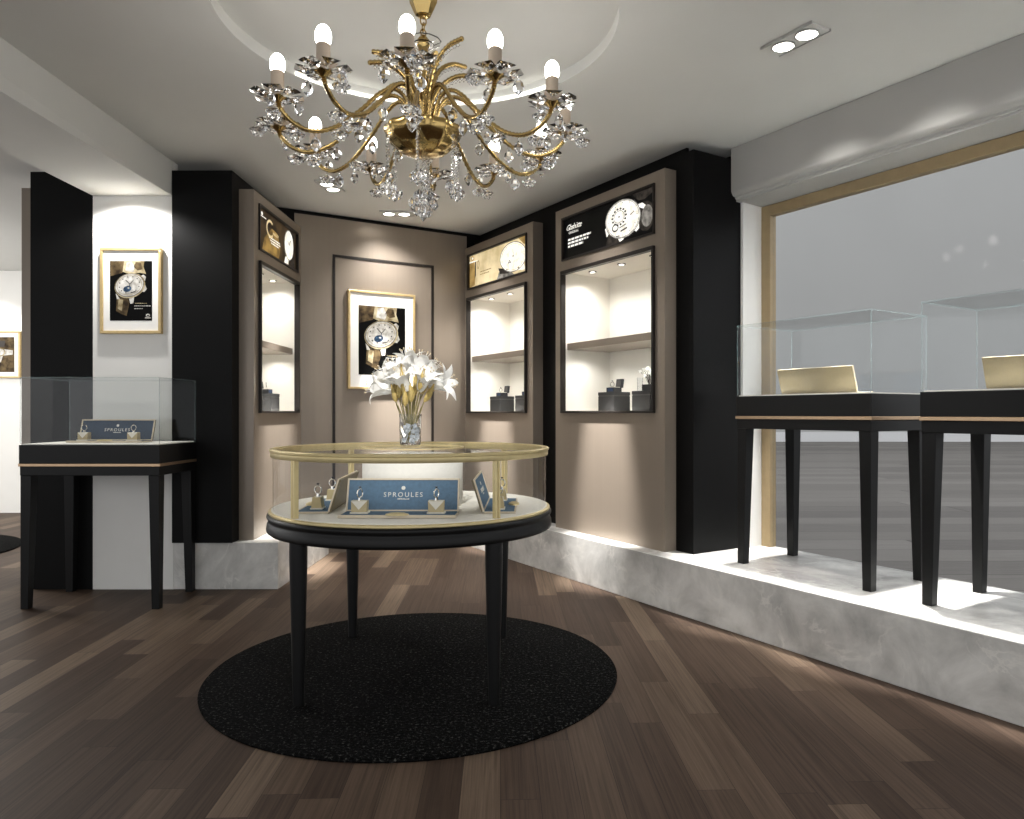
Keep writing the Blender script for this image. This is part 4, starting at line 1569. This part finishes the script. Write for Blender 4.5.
# pendants, hanging point at the origin
b = MB()
b.ball(0.006, (0, 0, -0.008), 'crystal', 6, 4)
b.lathe([(0.0, -0.078), (0.012, -0.066), (0.021, -0.05), (0.016, -0.03), (0.0, -0.015)], 6, 'crystal')
dropM = b.mesh('pendant', smooth=False)
b = MB()
b.ball(0.0065, (0, 0, -0.009), 'crystal', 6, 4)
b.lathe([(0.0, -0.055), (0.024, -0.040), (0.036, -0.030), (0.020, -0.020), (0.0, -0.016)], 8, 'crystal')
for k in range(5):
    a = 2 * PI * k / 5
    b.lathe([(0.0, -0.03), (0.009, -0.018), (0.007, -0.006), (0.0, 0.0)], 5, 'crystal', Matrix.Translation((0.026 * math.cos(a), 0.026 * math.sin(a), -0.030)) @ Matrix.Rotation(R(30), 4, (-math.sin(a), math.cos(a), 0)))
roseM = b.mesh('pendant', smooth=False)

NA = 12
for i in range(NA):
    ang = R(-87 + 30 * i)
    def put(name, me, parent, rot=0.0, loc=(0, 0, 0)):
        o = bpy.data.objects.new(name, me); COL.objects.link(o); o.parent = parent
        o.location = loc; o.rotation_euler = (0, 0, rot)
        return o
    ar = put('arm', armM, ch, ang)
    put('drip_dish', dishM, ar)
    put('candle_sleeve', sleeveM, ar)
    put('bulb', bulbM, ar)
    for k, (a, rr) in enumerate(((R(20 + 37 * (i % 3)), 0.082), (R(150 + 20 * (i % 2)), 0.078), (R(265), 0.08))):
        me = roseM if (i + k) % 3 == 0 else dropM
        put('pendant', me, ar, a, (0.60 + rr * math.cos(a), rr * math.sin(a), 2.399 - ZO))
    put('pendant', roseM if i % 2 else dropM, ar, 0.4 * i, (0.455, 0, 2.288 - ZO))
    put('pendant', dropM, ar, 0.9 * i, (0.27, 0, 2.41 - ZO))
    put('pendant', roseM, ar, 0.5 * i, (0.53, 0, 2.295 - ZO))
    put('pendant', dropM if i % 2 else roseM, ar, 0.7 * i, (0.36, 0, 2.332 - ZO))

# upper sprays
for i in range(10):
    ang = R(-70 + 36 * i)
    hi = i % 2
    sp = [(0.014, 0, 2.46), (0.035, 0, 2.56), (0.075, 0, 2.64 + 0.02 * hi), (0.14, 0, 2.685 + 0.025 * hi), (0.215, 0, 2.69 + 0.03 * hi)] if hi else \
         [(0.018, 0, 2.44), (0.05, 0, 2.54), (0.10, 0, 2.60), (0.17, 0, 2.625), (0.25, 0, 2.605)]
    b = MB()
    pp = [Vector((p.x, p.y, p.z - ZO)) for p in catmull(sp, 9)]
    b.tube(pp, [0.0112 if k % 2 else 0.0085 for k in range(len(pp))], 6, 'gold')
    o = b.build('spray', ch, angle=60)
    o.rotation_euler = (0, 0, ang)
    b = MB()
    for k in range(3, len(pp) - 2, 2):
        b.lathe([(0.0, -0.020), (0.009, -0.010), (0.0, 0.0)], 6, 'crystal', Matrix.Translation(pp[k] + Vector((0, 0, -0.009))))
    b.build('crystal_beads', o, smooth=False)


def string(r, a, z0, z1, big):
    b = MB()
    nb = int((z0 - z1) / 0.0135)
    x_, y_ = r * math.cos(a), r * math.sin(a)
    for k in range(nb):
        z_ = z0 - 0.0135 * (k + 0.5)
        q = 0.0085 if k % 3 else 0.011
        b.lathe([(0, -q), (q, 0), (0, q)], 6, 'crystal', Matrix.Translation((x_, y_, z_ - ZO)))
    if big:
        for ring_, (rr, zo_, m_) in enumerate(((0.028, -0.01, 6), (0.05, -0.045, 8), (0.028, -0.075, 5))):
            for k in range(m_):
                w = 2 * PI * k / m_ + ring_ * 0.4
                b.lathe([(0.0, -0.034), (0.015, -0.014), (0.011, 0.004), (0.0, 0.014)], 6, 'crystal',
                        Matrix.Translation((x_ + rr * math.cos(w), y_ + rr * math.sin(w), z1 + zo_ - ZO)))
        b.lathe([(0.0, -0.13), (0.022, -0.10), (0.018, -0.075), (0.0, -0.06)], 8, 'crystal', Matrix.Translation((x_, y_, z1 - ZO)))
    else:
        for k in range(6):
            w = 2 * PI * k / 6
            b.lathe([(0.0, -0.030), (0.012, -0.010), (0.009, 0.004), (0.0, 0.012)], 5, 'crystal',
                    Matrix.Translation((x_ + 0.024 * math.cos(w), y_ + 0.024 * math.sin(w), z1 - 0.012 - ZO)))
        b.lathe([(0.0, -0.055), (0.018, -0.035), (0.014, -0.015), (0.0, -0.004)], 8, 'crystal', Matrix.Translation((x_, y_, z1 - ZO)))
    b.build('crystal_string', ch, smooth=False)


string(0.0, 0, 2.287, 2.135, True)
for k in range(6):
    string(0.155, R(-60 + 60 * k + 30), 2.345, 2.145 + 0.02 * (k % 2), False)

# ------------------------------------------------------------------ lighting
w = bpy.data.worlds.new('world'); scn.world = w
w.use_nodes = True
bg = w.node_tree.nodes['Background']
bg.inputs['Color'].default_value = (0.97, 0.98, 1.0, 1)
bg.inputs['Strength'].default_value = 0.62

WARM = (1, 0.95, 0.88)
# twin downlights, plus added beams before the back wall
for x, y in ((1.178, 3.43), (1.238, 3.32)):
    spot((x, y, CEIL - 0.03), (x + 0.55, y + 0.35, 0.32), 30, 50, 0.6)
for x in (-1.20, -1.07):
    spot((x, 6.31, CEIL - 0.03), (x - 0.04, 6.56, 1.6), 28, 110, 1.0)
    spot((x, 6.05, CEIL - 0.03), (x - 0.04, 6.70, 0.80), 330, 22, 0.8)  # added beams forward of the fixture, no lamp there, to brighten the wall
for y in (5.49, 5.61):
    spot((-1.50, y, CEIL - 0.03), (-1.9, y + 0.10, 0.66), 360, 27, 0.8)
# wall washers before the two corner cabinets
for s_ in (S2 + CW / 2, S1 + CW / 2):
    p = P(s_, -0.38, CEIL - 0.03)
    spot(p, P(s_, 0.125, 0.72), 800, 21, 0.9)
    spot(p, P(s_, 0.10, 0.5), 32, 80, 0.6)
# over the window counters: narrow beams on the plinth, wide spill on the header
for s_ in (1.0, 1.8, 2.6):
    p = P(s_, 0.44, CEIL - 0.03)
    spot(p, P(s_, 0.47, 0.3), 380, 29, 0.45)
for s_ in (1.45, 2.0, 2.55, 3.1):
    p = P(s_, 0.26, CEIL - 0.03)
    spot(p, P(s_, 0.36, 0.3), 17, 118, 0.7, 0.08)
# niche
spot((-2.70, 4.80, 2.66), (-2.70, 4.90, 1.2), 27, 150, 0.45)
# round showcase
spot((-0.45, 1.65, CEIL - 0.03), (-0.56, 3.5, 1.12), 120, 25, 0.7)  # added lamp out of view, brightens the lilies and the case
# side room
spot((-6.4, 8.25, CEIL - 0.03), (-6.5, 8.8, 1.2), 24, 95, 0.5)
area((-5.6, 6.0, CEIL - 0.02), 0, 1.6, 1.6, 40)
pd = bpy.data.lights.new('lamp', 'POINT'); pd.energy = 60; pd.shadow_soft_size = 0.12; pd.color = (1, 0.975, 0.945)  # added fill without a fixture, brightens the side room ceiling
po = bpy.data.objects.new('side_room_fill', pd); COL.objects.link(po); po.location = (-6.6, 6.4, 1.95)
